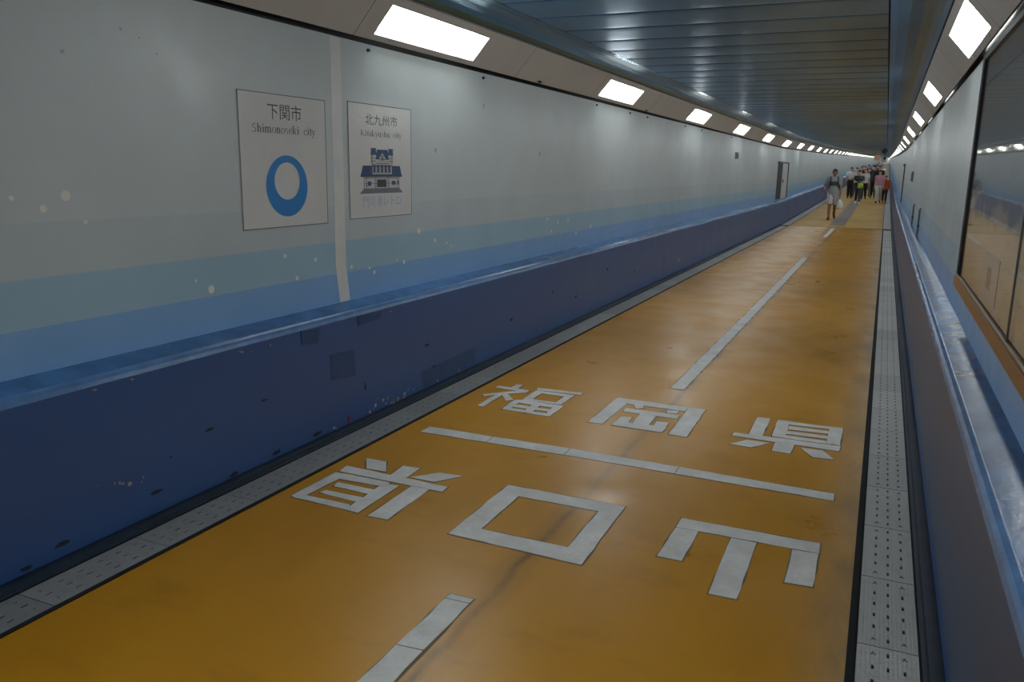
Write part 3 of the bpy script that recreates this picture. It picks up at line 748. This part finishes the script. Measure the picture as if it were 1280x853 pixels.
b = MB(); b.box((-.045, -.02, -.03), (-.001, L_+.05, .030)); b.build('bottom_rail', WOOD, R)
b = MB(); b.box((-.026, .03, .03), (-.022, L_-.03, H_-.03)); b.build('glass_pane', pane_mat(), R)
b = MB(); b.box((-.030, 1.47, .03), (-.0265, 1.50, H_-.03)); b.build('divider', RAIL, R)
b = MB(); b.box((-.0165, 2.05, .075), (-.0125, 2.62, .275)); b.box((-.0172, 2.28, .12), (-.0165, 2.42, .22), 1); b.build('caption_card', [plain('grey_white_card', (.62, .59, .56), .6), plain('brown_print', (.34, .26, .20), .6)], R)
tag(R, 'large glazed picture board with dark frame and orange wooden bottom rail on the right wall', 'picture')

# ------------------------------------------------------------------ round sign and panels hanging far away
yh = 42.0; zc = 1.62 + .0249*yh; xc = -.0048*yh
r = empty('round_hanging_sign', (xc, yh, zc - .11))
NAVYP = plain('dark_navy_enamel', (.012, .02, .06), .4)
b = MB(); b.cyl((0, -.03, .11), (0, .03, .11), .125, 24); b.build('disc', NAVYP, r)
b = MB(); b.cyl((.06, 0, .2), (.06, 0, CZ + dz(yh) - zc + .11 - .001), .014, 8); b.cyl((.03, 0, -.18), (.03, 0, .02), .016, 8); b.build('rod', DARKST, r)
b = MB(); b.box((-.03, -.03, -.26), (.09, .03, -.17)); b.build('lower_box', DARKST, r)
tag(r, 'dark round sign hanging from the ceiling on a rod above the far crowd', 'sign')
def far_panel(px_, z_, y, w, h, mname, col, label):
    r = empty('hanging_panel', (px_, y, z_))
    b = MB(); b.box((-w/2, -.02, 0), (w/2, .02, h)); b.build('board', plain(mname, col, .6, var=.25, scale=8), r)
    for sx in (-1, 1):
        b = MB(); b.cyl((sx*w*.4, 0, h), (sx*w*.4, 0, CZ + dz(y) - z_), .012, 6); b.build('rod', DARKST, r)
    tag(r, label, 'sign')
far_panel(-.93, 2.80, 80, .5, .5, 'peach_board', (.50, .30, .20), 'small peach coloured board above the heads of the far crowd')
far_panel(-.42, 2.72, 82, .42, .55, 'pale_blue_board', (.35, .40, .50), 'small pale blue board beside the peach one above the far crowd')

# ------------------------------------------------------------------ people
def people_mats():
    d = {}
    def g(name, col, rough=.7, var=.1):
        if name not in d: d[name] = plain(name, col, rough, var=var, scale=20)
        return d[name]
    return g
PM = people_mats()
def cone_mesh(b, a, c, ra, rc, n=10):
    """closed tapered capsule"""
    a = Vector(a); c = Vector(c); d = c - a; L = max(d.length, 1e-5); d.normalize()
    u = d.orthogonal().normalized(); w = d.cross(u); k0 = len(b.v); rings = []
    for s in (-1, -.7, -.35, 0): rings.append((a + d*ra*s, ra*math.sqrt(max(0, 1-s*s)) if s > -1 else 0))
    for s in (0, .35, .7, 1): rings.append((c + d*rc*s, rc*math.sqrt(max(0, 1-s*s)) if s < 1 else 0))
    idx = []
    for p, r in rings:
        if r < 1e-6: idx.append([len(b.v)]); b.v.append(tuple(p))
        else:
            idx.append(list(range(len(b.v), len(b.v)+n)))
            for i in range(n): t = 2*PI*i/n; b.v.append(tuple(p + u*math.cos(t)*r + w*math.sin(t)*r))
    for A_, B_ in zip(idx[:-1], idx[1:]):
        for i in range(n):
            j = (i+1) % n
            if len(A_) == 1: b.f.append((A_[0], B_[j], B_[i])); b.m.append(0)
            elif len(B_) == 1: b.f.append((A_[i], A_[j], B_[0])); b.m.append(0)
            else: b.f.append((A_[i], A_[j], B_[j], B_[i])); b.m.append(0)
def loft(b, rings, n=16):
    """rings: (cx,cy,z,rx,ry) bottom to top, closed"""
    k0 = len(b.v)
    for cx, cy, z, rx, ry in rings:
        for i in range(n): t = 2*PI*i/n; b.v.append((cx+rx*math.cos(t), cy+ry*math.sin(t), z))
    for r in range(len(rings)-1):
        for i in range(n):
            j = (i+1) % n; a = k0+r*n
            b.f.append((a+i, a+j, a+n+j, a+n+i)); b.m.append(0)
    b.f.append(tuple(k0+i for i in range(n))[::-1]); b.m.append(0)
    a = k0+(len(rings)-1)*n; b.f.append(tuple(a+i for i in range(n))); b.m.append(0)

def person(label, loc, H, face, legs, arms, cl, voxel=.009, female=False, group='people in the tunnel', girth=1.0):
    """legs: ((swing, knee), (swing, knee)) left/right of the body; arms: ((pitch, abduct, elbow), ...); face: heading angle (0 looks along +y)"""
    b = MB(); B = []                       # B: bones (name, a, c, ra, rc)
    g = girth; sh = .168 if female else .188; hipw = .168 if female else .160
    def bone(nm, a, c, ra, rc): B.append((nm, Vector(a), Vector(c), ra, rc)); cone_mesh(b, a, c, ra, rc)
    loft(b, [(0, 0, .82, .09*g, .075), (0, -.005, .87, .145*g, .105*g), (0, -.008, .93, hipw*g, .115*g), (0, -.004, 1.0, .152*g, .108*g), (0, 0, 1.08, .134*g, .098*g), (0, .004, 1.18, .145*g, .108*g), (0, .006, 1.28, .165*g, .116*g), (0, 0, 1.37, .165, .10), (0, -.006, 1.42, .13, .08), (0, -.006, 1.455, .075, .065)])
    B.append(('torso', Vector((0, 0, .9)), Vector((0, 0, 1.40)), .15, .15))
    bone('neck', (0, -.008, 1.42), (0, .008, 1.53), .058, .052)
    loft(b, [(0, .035, 1.495, .028, .035), (0, .028, 1.515, .05, .06), (0, .012, 1.55, .064, .082), (0, 0, 1.595, .072, .094), (0, -.006, 1.645, .074, .097), (0, -.010, 1.685, .064, .082), (0, -.012, 1.708, .042, .055), (0, -.012, 1.718, .015, .02)])
    B.append(('head', Vector((0, 0, 1.56)), Vector((0, -.01, 1.66)), .075, .075))
    cone_mesh(b, (0, .090, 1.612), (0, .108, 1.582), .009, .014, 8)
    cone_mesh(b, (-.020, .082, 1.546), (.020, .082, 1.546), .010, .010, 8)
    for s in (-1, 1):
        cone_mesh(b, (s*.073, -.008, 1.615), (s*.071, -.006, 1.575), .017, .011, 8)
        cone_mesh(b, (s*.05, .060, 1.575), (s*.03, .078, 1.57), .018, .016, 8)
    feet = []
    for s, (sw, kn) in zip((-1, 1), legs):
        hip = Vector((s*.085*g, -.004, .90)); kd = Vector((0, math.sin(sw), -math.cos(sw))); knee = hip + kd*.425
        ad = Vector((0, math.sin(sw-kn), -math.cos(sw-kn))); ank = knee + ad*.40
        bone('thigh', hip, knee, .083*g, .056*g); 
        mid = knee + ad*.13 + Vector((0, -.014, 0))
        cone_mesh(b, knee, mid, .053*g, .056*g); cone_mesh(b, mid, ank, .056*g, .038)
        B.append(('shank', knee, ank, .053*g, .038))
        fp_ = (sw-kn)*.75
        fd = Vector((s*.15, math.cos(fp_), math.sin(fp_))).normalized(); fn = Vector((0, -math.sin(fp_), math.cos(fp_)))
        heel = ank - fd*.045 - fn*.045; ball = ank + fd*.115 - fn*.055; toe = ank + fd*.175 - fn*.060
        cone_mesh(b, ank, heel, .038, .034); cone_mesh(b, heel, ball, .034, .036); cone_mesh(b, ank, ball, .040, .030); cone_mesh(b, ball, toe, .036, .026)
        B.append(('foot', heel, toe, .042, .042))
    hands = []
    for s, (pt, ab, el) in zip((-1, 1), arms):
        sp = Vector((s*sh, -.005, 1.385)); cone_mesh(b, (s*.09, -.006, 1.39), sp, .062, .056)
        def dirv(p, q): return Vector((s*math.sin(q), math.sin(p)*math.cos(q), -math.cos(p)*math.cos(q)))
        d1 = dirv(pt, ab); elb = sp + d1*.285
        d2 = dirv(pt+el, ab*.55 - (.45 if el > 1.2 else 0)); wr = elb + d2*.245
        bone('uparm', sp, elb, .050*g, .040*g); bone('forearm', elb, wr, .041*g, .028)
        sa = Vector((0, 1, 0)); sa = (sa - d2*sa.dot(d2)).normalized()
        nn = d2.cross(sa).normalized()
        if nn.x*s > 0: nn = -nn                                   # palm faces the body
        pe = wr + d2*.085
        for k in (-.022, 0, .022): cone_mesh(b, wr + sa*k*.5, pe + sa*k, .017, .014, 8)
        for k, Lf in zip((-.030, -.010, .010, .030), (.060, .074, .080, .072)):
            p0 = pe + sa*k; p1 = p0 + (d2*.85 + nn*.35).normalized()*Lf*.5; p2 = p1 + (d2*.5 + nn*.8).normalized()*Lf*.5
            cone_mesh(b, p0, p1, .0092, .0088, 8); cone_mesh(b, p1, p2, .0088, .0078, 8)
        t0 = wr + d2*.025 + sa*.026; t1 = t0 + (d2*.6 + sa*.65 + nn*.3).normalized()*.042; t2 = t1 + (d2*.9 + sa*.1 + nn*.4).normalized()*.032
        cone_mesh(b, t0, t1, .012, .010, 8); cone_mesh(b, t1, t2, .010, .0085, 8)
        B.append(('hand', wr, pe + d2*.06, .032, .03)); hands.append(pe + nn*.03 + d2*.02)
    tmp = b.build('body_tmp', [])
    md = tmp.modifiers.new('r', 'REMESH'); md.mode = 'VOXEL'; md.voxel_size = voxel*1.72/H; md.use_smooth_shade = True
    sm = tmp.modifiers.new('s', 'SMOOTH'); sm.factor = .5; sm.iterations = 2
    bpy.context.view_layer.update()
    me = bpy.data.meshes.new_from_object(tmp.evaluated_get(bpy.context.evaluated_depsgraph_get()))
    old = tmp.data; bpy.data.objects.remove(tmp); bpy.data.meshes.remove(old)
    nv = len(me.vertices); co = np.empty(nv*3); me.vertices.foreach_get('co', co); co = co.reshape(-1, 3)
    no = np.empty(nv*3); me.vertices.foreach_get('normal', no); no = no.reshape(-1, 3)
    s = H/1.72
    zmin = co[:, 2].min()
    # bone labels per vertex
    best = np.full(nv, 1e9); lab = np.zeros(nv, int); par = np.zeros(nv)
    for i, (nm, a, c, ra, rc) in enumerate(B):
        a = np.array(a); c = np.array(c); d = c-a; t = np.clip((co-a) @ d/(d@d), 0, 1)
        r = np.linalg.norm(co-a-t[:, None]*d, axis=1) - (ra+(rc-ra)*t)
        k = r < best; best[k] = r[k]; lab[k] = i; par[k] = t[k]
    names = np.array([x[0] for x in B])[lab]
    root = empty('person', loc, (0, 0, face)); 
    tag(root, label, 'person', group)
    me.name = 'body'
    co2 = (co - np.array([0, 0, zmin]))*s
    me.vertices.foreach_set('co', co2.ravel())
    skin = PM('skin_' + cl.get('skin', 'light'), {'light': (.46, .28, .20), 'tan': (.27, .13, .08), 'mid': (.38, .22, .15)}[cl.get('skin', 'light')], .55)
    me.materials.clear()
    for mm in (skin, PM('eye_dark', (.02, .015, .015), .3), PM('lip_red', (.30, .11, .09), .5)): me.materials.append(mm)
    npoly = len(me.polygons); cen = np.empty(npoly*3); me.polygons.foreach_get('center', cen); cen = cen.reshape(-1, 3)
    cs = cen
    if abs(cs[:, 2].max() - co2[:, 2].max()) > .1: cs = (cen - np.array([0, 0, zmin]))*s
    cu = cs/s + np.array([0, 0, zmin])
    mi = np.zeros(npoly, int)
    for sx in (-1, 1): mi[(np.abs(cu[:, 0]-sx*.030) < .014) & (np.abs(cu[:, 2]-1.618) < .007) & (cu[:, 1] > .05)] = 1
    mi[(np.abs(cu[:, 0]) < .026) & (np.abs(cu[:, 2]-1.546) < .007) & (cu[:, 1] > .07)] = 2
    me.polygons.foreach_set('material_index', mi); me.update()
    body = link(bpy.data.objects.new('body', me), root)
    polys = [tuple(p.vertices) for p in me.polygons]
    ztop = co[:, 2]
    def garment(nm, mask, off, mat_, mask2=None, mat2=None, low=None):
        fs = [f for f in polys if all(mask[i] for i in f)]
        if not fs: return None
        used = sorted({i for f in fs for i in f}); mp = {v: i for i, v in enumerate(used)}
        u = np.array(used); o_ = off[u] if isinstance(off, np.ndarray) else off
        outer = (co[u] + no[u]*(o_[:, None] if isinstance(off, np.ndarray) else o_) - np.array([0, 0, zmin]))*s
        if low is not None: outer[:, 2] = np.maximum(outer[:, 2], low)
        inner = (co[u] - np.array([0, 0, zmin]))*s
        ed = {}
        for f in fs:
            for i in range(len(f)):
                e = (f[i], f[(i+1) % len(f)]); ed[e] = 1
        bb = MB(); bb.v = [tuple(p) for p in outer] + [tuple(p) for p in inner]; n = len(used)
        for f in fs:
            bb.f.append(tuple(mp[i] for i in f)); bb.m.append(1 if mask2 is not None and all(mask2[i] for i in f) else 0)
        for (a, c) in ed:
            if (c, a) not in ed: bb.f.append((mp[c], mp[a], n+mp[a], n+mp[c])); bb.m.append(0)
        return bb.build(nm, [mat_, mat2 or mat_], root, smooth=True)
    T = cl['top']; sl = cl.get('sleeve', .6)
    x = np.abs(co[:, 0])
    top = ((names == 'torso') & (ztop > cl.get('hem', .93)) & (ztop < 1.475)) | ((names == 'neck') & (ztop < 1.455))
    top |= (names == 'uparm') & (par < sl)
    if sl > 1: top |= (names == 'uparm') | ((names == 'forearm') & (par < sl-1+.02))
    if cl.get('hem', .93) < .9: top |= (names == 'thigh') & (ztop > cl['hem'])
    pr = None
    if 'print' in cl: pr = (co[:, 1] > .03) & (x < .115) & (np.abs(ztop-1.23) < .075)
    garment(cl.get('top_name', 'shirt'), top, .022, PM(*T), pr, PM(*cl['print']) if 'print' in cl else None)
    bt = ((names == 'torso') & (ztop < 1.0)) | ((names == 'thigh') & (par < cl.get('leg', 1.1)))
    if cl.get('leg', 1.1) > 1: bt |= (names == 'thigh') | ((names == 'shank') & (par < cl.get('leg', 1.9)-1))
    off = np.where(names == 'torso', .012, cl.get('loose', .018))
    garment(cl.get('bottom_name', 'trousers'), bt, off, PM(*cl['bottom']))
    garment('shoes', (names == 'foot') | ((names == 'shank') & (par > .95)), .007, PM(*cl['shoes']), low=0.0)
    hd = (names == 'head') & (((ztop > 1.645) & (co[:, 1] < .085)) | ((co[:, 1] < -.012) & (ztop > 1.55)) | ((ztop > 1.675)))
    if cl.get('long_hair'): hd |= ((names == 'head') | (names == 'neck')) & (co[:, 1] < .02) & (ztop > 1.45) & (x > .0) & ~((co[:, 1] > .0) & (ztop < 1.55))
    garment('hair', hd, .020 if cl.get('long_hair') else .012, PM(*cl.get('hair', ('black_hair', (.015, .012, .012)))))
    M_ = Matrix.Translation(Vector(loc)) @ Matrix.Rotation(face, 4, 'Z')
    return root, [M_ @ Vector((tuple((np.array(h)-np.array([0, 0, zmin]))*s))) for h in hands], s, M_

K_BLACK = ('black_cloth', (.012, .012, .014)); K_WHITE = ('white_cloth', (.62, .62, .60)); K_GREY = ('grey_green_cloth', (.26, .29, .28))
K_JEANS = ('dark_jeans', (.02, .03, .045)); K_PINK = ('pink_cloth', (.42, .20, .27)); K_OR = ('orange_cloth', (.50, .085, .012))
K_CREAM = ('cream_trousers', (.52, .50, .47)); K_SHOEB = ('black_shoes', (.015, .015, .015)); K_SHOEW = ('white_shoes', (.6, .6, .6)); K_BROWN = ('brown_shoes', (.07, .03, .02))
K_YEL = ('yellow_cloth', (.42, .36, .06)); K_LG = ('light_grey_cloth', (.36, .36, .38)); K_PUR = ('dark_purple_cloth', (.05, .02, .05)); K_BL = ('pale_blue_cloth', (.30, .36, .48))
K_MAR = ('maroon_cloth', (.09, .02, .03)); K_KHA = ('khaki_cloth', (.16, .13, .09))
walk = ((-.24, .38), (.30, .10)); walk2 = ((.30, .08), (-.24, .40)); stand = ((.05, .05), (-.04, .06))
ar = ((.12, .10, .20), (-.12, .10, .25)); ar2 = ((-.2, .12, .3), (.25, .12, .35)); hold = ((.25, .15, 1.4), (.1, .1, .2)); both = ((.3, .15, 1.45), (.3, .15, 1.4))
def gz(y): return dz(y)

# the man walking in front of the crowd
ym = 31.0
man, hnds, s_, Mm = person('man in grey printed T-shirt and pale shorts walking towards the camera with a white bag', (-1.64, ym, gz(ym)), 1.74, PI + .06, ((-.26, .55), (.24, .12)), ((.10, .12, .35), (-.12, .42, 1.25)),
    dict(top=K_GREY, print=('charcoal_print', (.05, .055, .055)), sleeve=.75, bottom=('pale_shorts_cloth', (.50, .48, .50)), bottom_name='shorts', leg=.88, loose=.032, shoes=K_BROWN, skin='tan', hair=('brown_hair', (.07, .035, .02)), hem=.88), voxel=.0075)
bp = empty('backpack', tuple(man.location), (0, 0, PI + .06))
BPM = PM('dark_backpack_cloth', (.018, .02, .026))
q = MB(); loft(q, [(0, -.20, .98, .10, .05), (0, -.215, 1.02, .145, .085), (0, -.215, 1.2, .15, .095), (0, -.205, 1.36, .13, .075), (0, -.195, 1.41, .07, .04)]); q.build('pack', BPM, bp, True)
for sx in (-1, 1):
    q = MB(); pts = [(sx*.10, -.14, 1.40), (sx*.115, -.05, 1.482), (sx*.118, .06, 1.45), (sx*.122, .135, 1.34), (sx*.135, .145, 1.22), (sx*.165, .07, 1.12), (sx*.15, -.12, 1.05)]
    for a, c in zip(pts[:-1], pts[1:]): cone_mesh(q, a, c, .017, .017, 8)
    q.build('shoulder_strap', BPM, bp, True)
tag(bp, 'dark backpack worn by the man in the grey printed T-shirt', 'backpack')
hx = hnds[0]
bag = empty('carrier_bag', (hx.x + .01, hx.y, hx.z - .40))
q = MB(); loft(q, [(.03, 0, 0, .06, .04), (.035, 0, .04, .09, .055), (.03, 0, .16, .095, .055), (.015, 0, .26, .06, .04), (0, 0, .31, .03, .025)], 14); q.build('sack', PM('white_plastic', (.72, .72, .72), .4), bag, True)
q = MB()
for sx in (-1, 1):
    pts = [(sx*.03, 0, .30), (sx*.035, 0, .36), (0, 0, .415)]
    for a, c in zip(pts[:-1], pts[1:]): cone_mesh(q, a, c, .009, .008, 8)
q.build('handle', PM('white_plastic', (.72, .72, .72)), bag, True)
tag(bag, 'white plastic carrier bag hanging from the walking man\'s hand', 'bag')

def P(px, y): return px*y           # lateral position from the viewing slope at that distance
def crowd(label, xs, y, H, legs, arms, cl, face=PI, **k):
    return person(label, (xs, y, gz(y)), H, face, legs, arms, cl, voxel=.0105, **k)
crowd('woman in pink top and cream trousers walking beside the right parapet', -.30, 45, 1.60, walk, ar, dict(top=K_PINK, sleeve=.45, bottom=K_CREAM, leg=1.95, loose=.024, shoes=K_SHOEB, hair=('dark_brown_hair', (.03, .018, .012)), long_hair=True), female=True)
crowd('child in bright orange top and black trousers at the right edge of the floor', .0 - .02, 45.6, 1.34, walk2, ar, dict(top=K_OR, top_name='jacket', sleeve=1.95, bottom=K_BLACK, leg=1.95, shoes=K_SHOEB, hem=.84))
c1 = crowd('person in black T-shirt and dark jeans walking at the front middle of the crowd', -1.19, 43.5, 1.58, walk2, both, dict(top=K_BLACK, sleeve=.6, bottom=K_JEANS, leg=1.95, shoes=K_SHOEW, skin='mid'))
crowd('person in white T-shirt and black trousers at the left edge of the crowd', -1.80, 50.0, 1.66, stand, hold, dict(top=K_WHITE, sleeve=.5, hem=1.05, bottom=K_BLACK, leg=1.95, loose=.03, shoes=K_SHOEB))
crowd('person in pale shirt and dark purple trousers second from the left of the crowd', -1.58, 51.5, 1.66, walk, ar2, dict(top=K_LG, sleeve=.6, bottom=K_PUR, leg=1.95, shoes=K_SHOEB))
crowd('person in dark maroon top behind the pale-shirted one in the crowd', -1.42, 55, 1.70, walk2, ar, dict(top=K_MAR, sleeve=1.8, bottom=K_BLACK, leg=1.95, shoes=K_SHOEB))
crowd('woman with yellow top in the middle of the crowd', -.93, 52.0, 1.60, walk, hold, dict(top=K_YEL, sleeve=.5, bottom=K_LG, leg=1.95, shoes=K_SHOEB, long_hair=True), female=True)
crowd('tall person all in black in the crowd left of the woman in pink', -.62, 50.5, 1.78, walk2, ar, dict(top=K_BLACK, sleeve=1.9, bottom=K_BLACK, leg=1.95, shoes=K_BROWN))
crowd('person in light grey shirt and black trousers behind the front of the crowd', -1.06, 49.0, 1.60, walk, ar2, dict(top=K_LG, sleeve=.6, bottom=K_BLACK, leg=1.95, shoes=K_SHOEB))
crowd('person in khaki shirt at the back of the crowd on the left', -1.52, 62, 1.70, walk, ar, dict(top=K_KHA, sleeve=.6, bottom=K_JEANS, leg=1.95, shoes=K_SHOEB))
crowd('person in black jacket at the back of the crowd, near the middle', -1.22, 64, 1.74, walk2, ar2, dict(top=K_BLACK, sleeve=1.9, bottom=K_JEANS, leg=1.95, shoes=K_SHOEB))
crowd('person in white shirt at the back of the crowd', -.95, 66, 1.68, walk, ar, dict(top=K_WHITE, sleeve=.6, bottom=K_BLACK, leg=1.95, shoes=K_SHOEB))
crowd('person in dark purple top at the back right of the crowd', -.66, 68, 1.72, walk2, ar, dict(top=K_PUR, sleeve=1.9, bottom=K_BLACK, leg=1.95, shoes=K_SHOEB))
crowd('person in pale blue shirt far back beside the right parapet', -.32, 66, 1.72, walk, ar, dict(top=K_BL, sleeve=.6, bottom=K_JEANS, leg=1.95, shoes=K_SHOEB))
crowd('person in black shirt far behind the woman in pink', -.42, 56, 1.74, walk, ar2, dict(top=K_BLACK, sleeve=.7, bottom=K_KHA, leg=1.95, shoes=K_SHOEB))
crowd('woman in pale top farthest back in the middle of the tunnel', -1.1, 80, 1.62, walk, ar, dict(top=K_LG, sleeve=.6, bottom=K_JEANS, leg=1.95, shoes=K_SHOEB, long_hair=True), female=True)
crowd('man in maroon shirt farthest back near the right parapet', -.55, 84, 1.74, walk2, ar, dict(top=K_MAR, sleeve=.6, bottom=K_BLACK, leg=1.95, shoes=K_SHOEB))
crowd('person in black T-shirt between the back rows of the crowd', -1.30, 58, 1.68, walk, ar2, dict(top=K_BLACK, sleeve=.6, bottom=K_JEANS, leg=1.95, shoes=K_SHOEB))
crowd('person in maroon shirt and khaki trousers between the back rows', -.80, 60, 1.72, walk2, ar, dict(top=K_MAR, sleeve=.6, bottom=K_KHA, leg=1.95, shoes=K_SHOEB))
crowd('woman in black with long hair in the back of the crowd', -1.05, 72, 1.64, walk, ar, dict(top=K_BLACK, sleeve=.6, bottom=K_BLACK, leg=1.95, shoes=K_SHOEB, long_hair=True), female=True)
crowd('tall person in dark blue top near the farthest end of the crowd', -.80, 90, 1.80, walk2, ar, dict(top=K_JEANS, sleeve=1.9, bottom=K_BLACK, leg=1.95, shoes=K_SHOEB))
# bag carried by the front person
h0 = c1[1][0]
bg = empty('shoulder_bag', (h0.x, h0.y - .05, h0.z - .30))
q = MB(); loft(q, [(0, 0, 0, .10, .04), (0, 0, .03, .13, .06), (0, 0, .2, .125, .055), (0, 0, .25, .11, .03)], 14); q.build('pouch', PM('lime_green_cloth', (.28, .36, .06)), bg, True)
q = MB()
pts = [(-.10, 0, .24), (-.05, 0, .31), (.05, 0, .31), (.10, 0, .24)]
for a, c in zip(pts[:-1], pts[1:]): cone_mesh(q, a, c, .008, .008, 8)
q.build('strap', PM('lime_green_cloth', (.28, .36, .06)), bg, True)
tag(bg, 'lime green bag held by the person in black at the front of the crowd', 'bag')

# ------------------------------------------------------------------ camera, world, view
f_px, yaw, pit, rol = 1028.784, .416633, .207044, .017125
cy, sy, cp, sp, cr, sr = math.cos(yaw), math.sin(yaw), math.cos(pit), math.sin(pit), math.cos(rol), math.sin(rol)
Fw = Vector((-sy*cp, cy*cp, -sp)); R0 = Vector((cy, sy, 0)); U0 = R0.cross(Fw)
Rv = R0*cr + U0*sr; Uv = -R0*sr + U0*cr
cam = bpy.data.cameras.new('camera'); cam.sensor_fit = 'HORIZONTAL'; cam.sensor_width = 36; cam.lens = f_px/1280*36
cam.clip_start = .05; cam.clip_end = 400
co_ = bpy.data.objects.new('camera', cam); COL.objects.link(co_)
M = Matrix.Identity(4)
for i in range(3): M[i][0], M[i][1], M[i][2] = Rv[i], Uv[i], -Fw[i]
M[2][3] = 1.62
co_.matrix_world = M
SC.camera = co_
w = bpy.data.worlds.new('world'); SC.world = w; w.use_nodes = True
w.node_tree.nodes['Background'].inputs[0].default_value = (.02, .02, .02, 1)
vs = SC.view_settings
SC.display_settings.display_device = 'sRGB'
vs.view_transform = 'Standard'; vs.look = 'None'; vs.gamma = 1; vs.use_curve_mapping = False
vs.exposure = -.05

SC.cycles.sample_clamp_indirect = 2.5
SC.cycles.blur_glossy = .8
SC.cycles.caustics_reflective = False
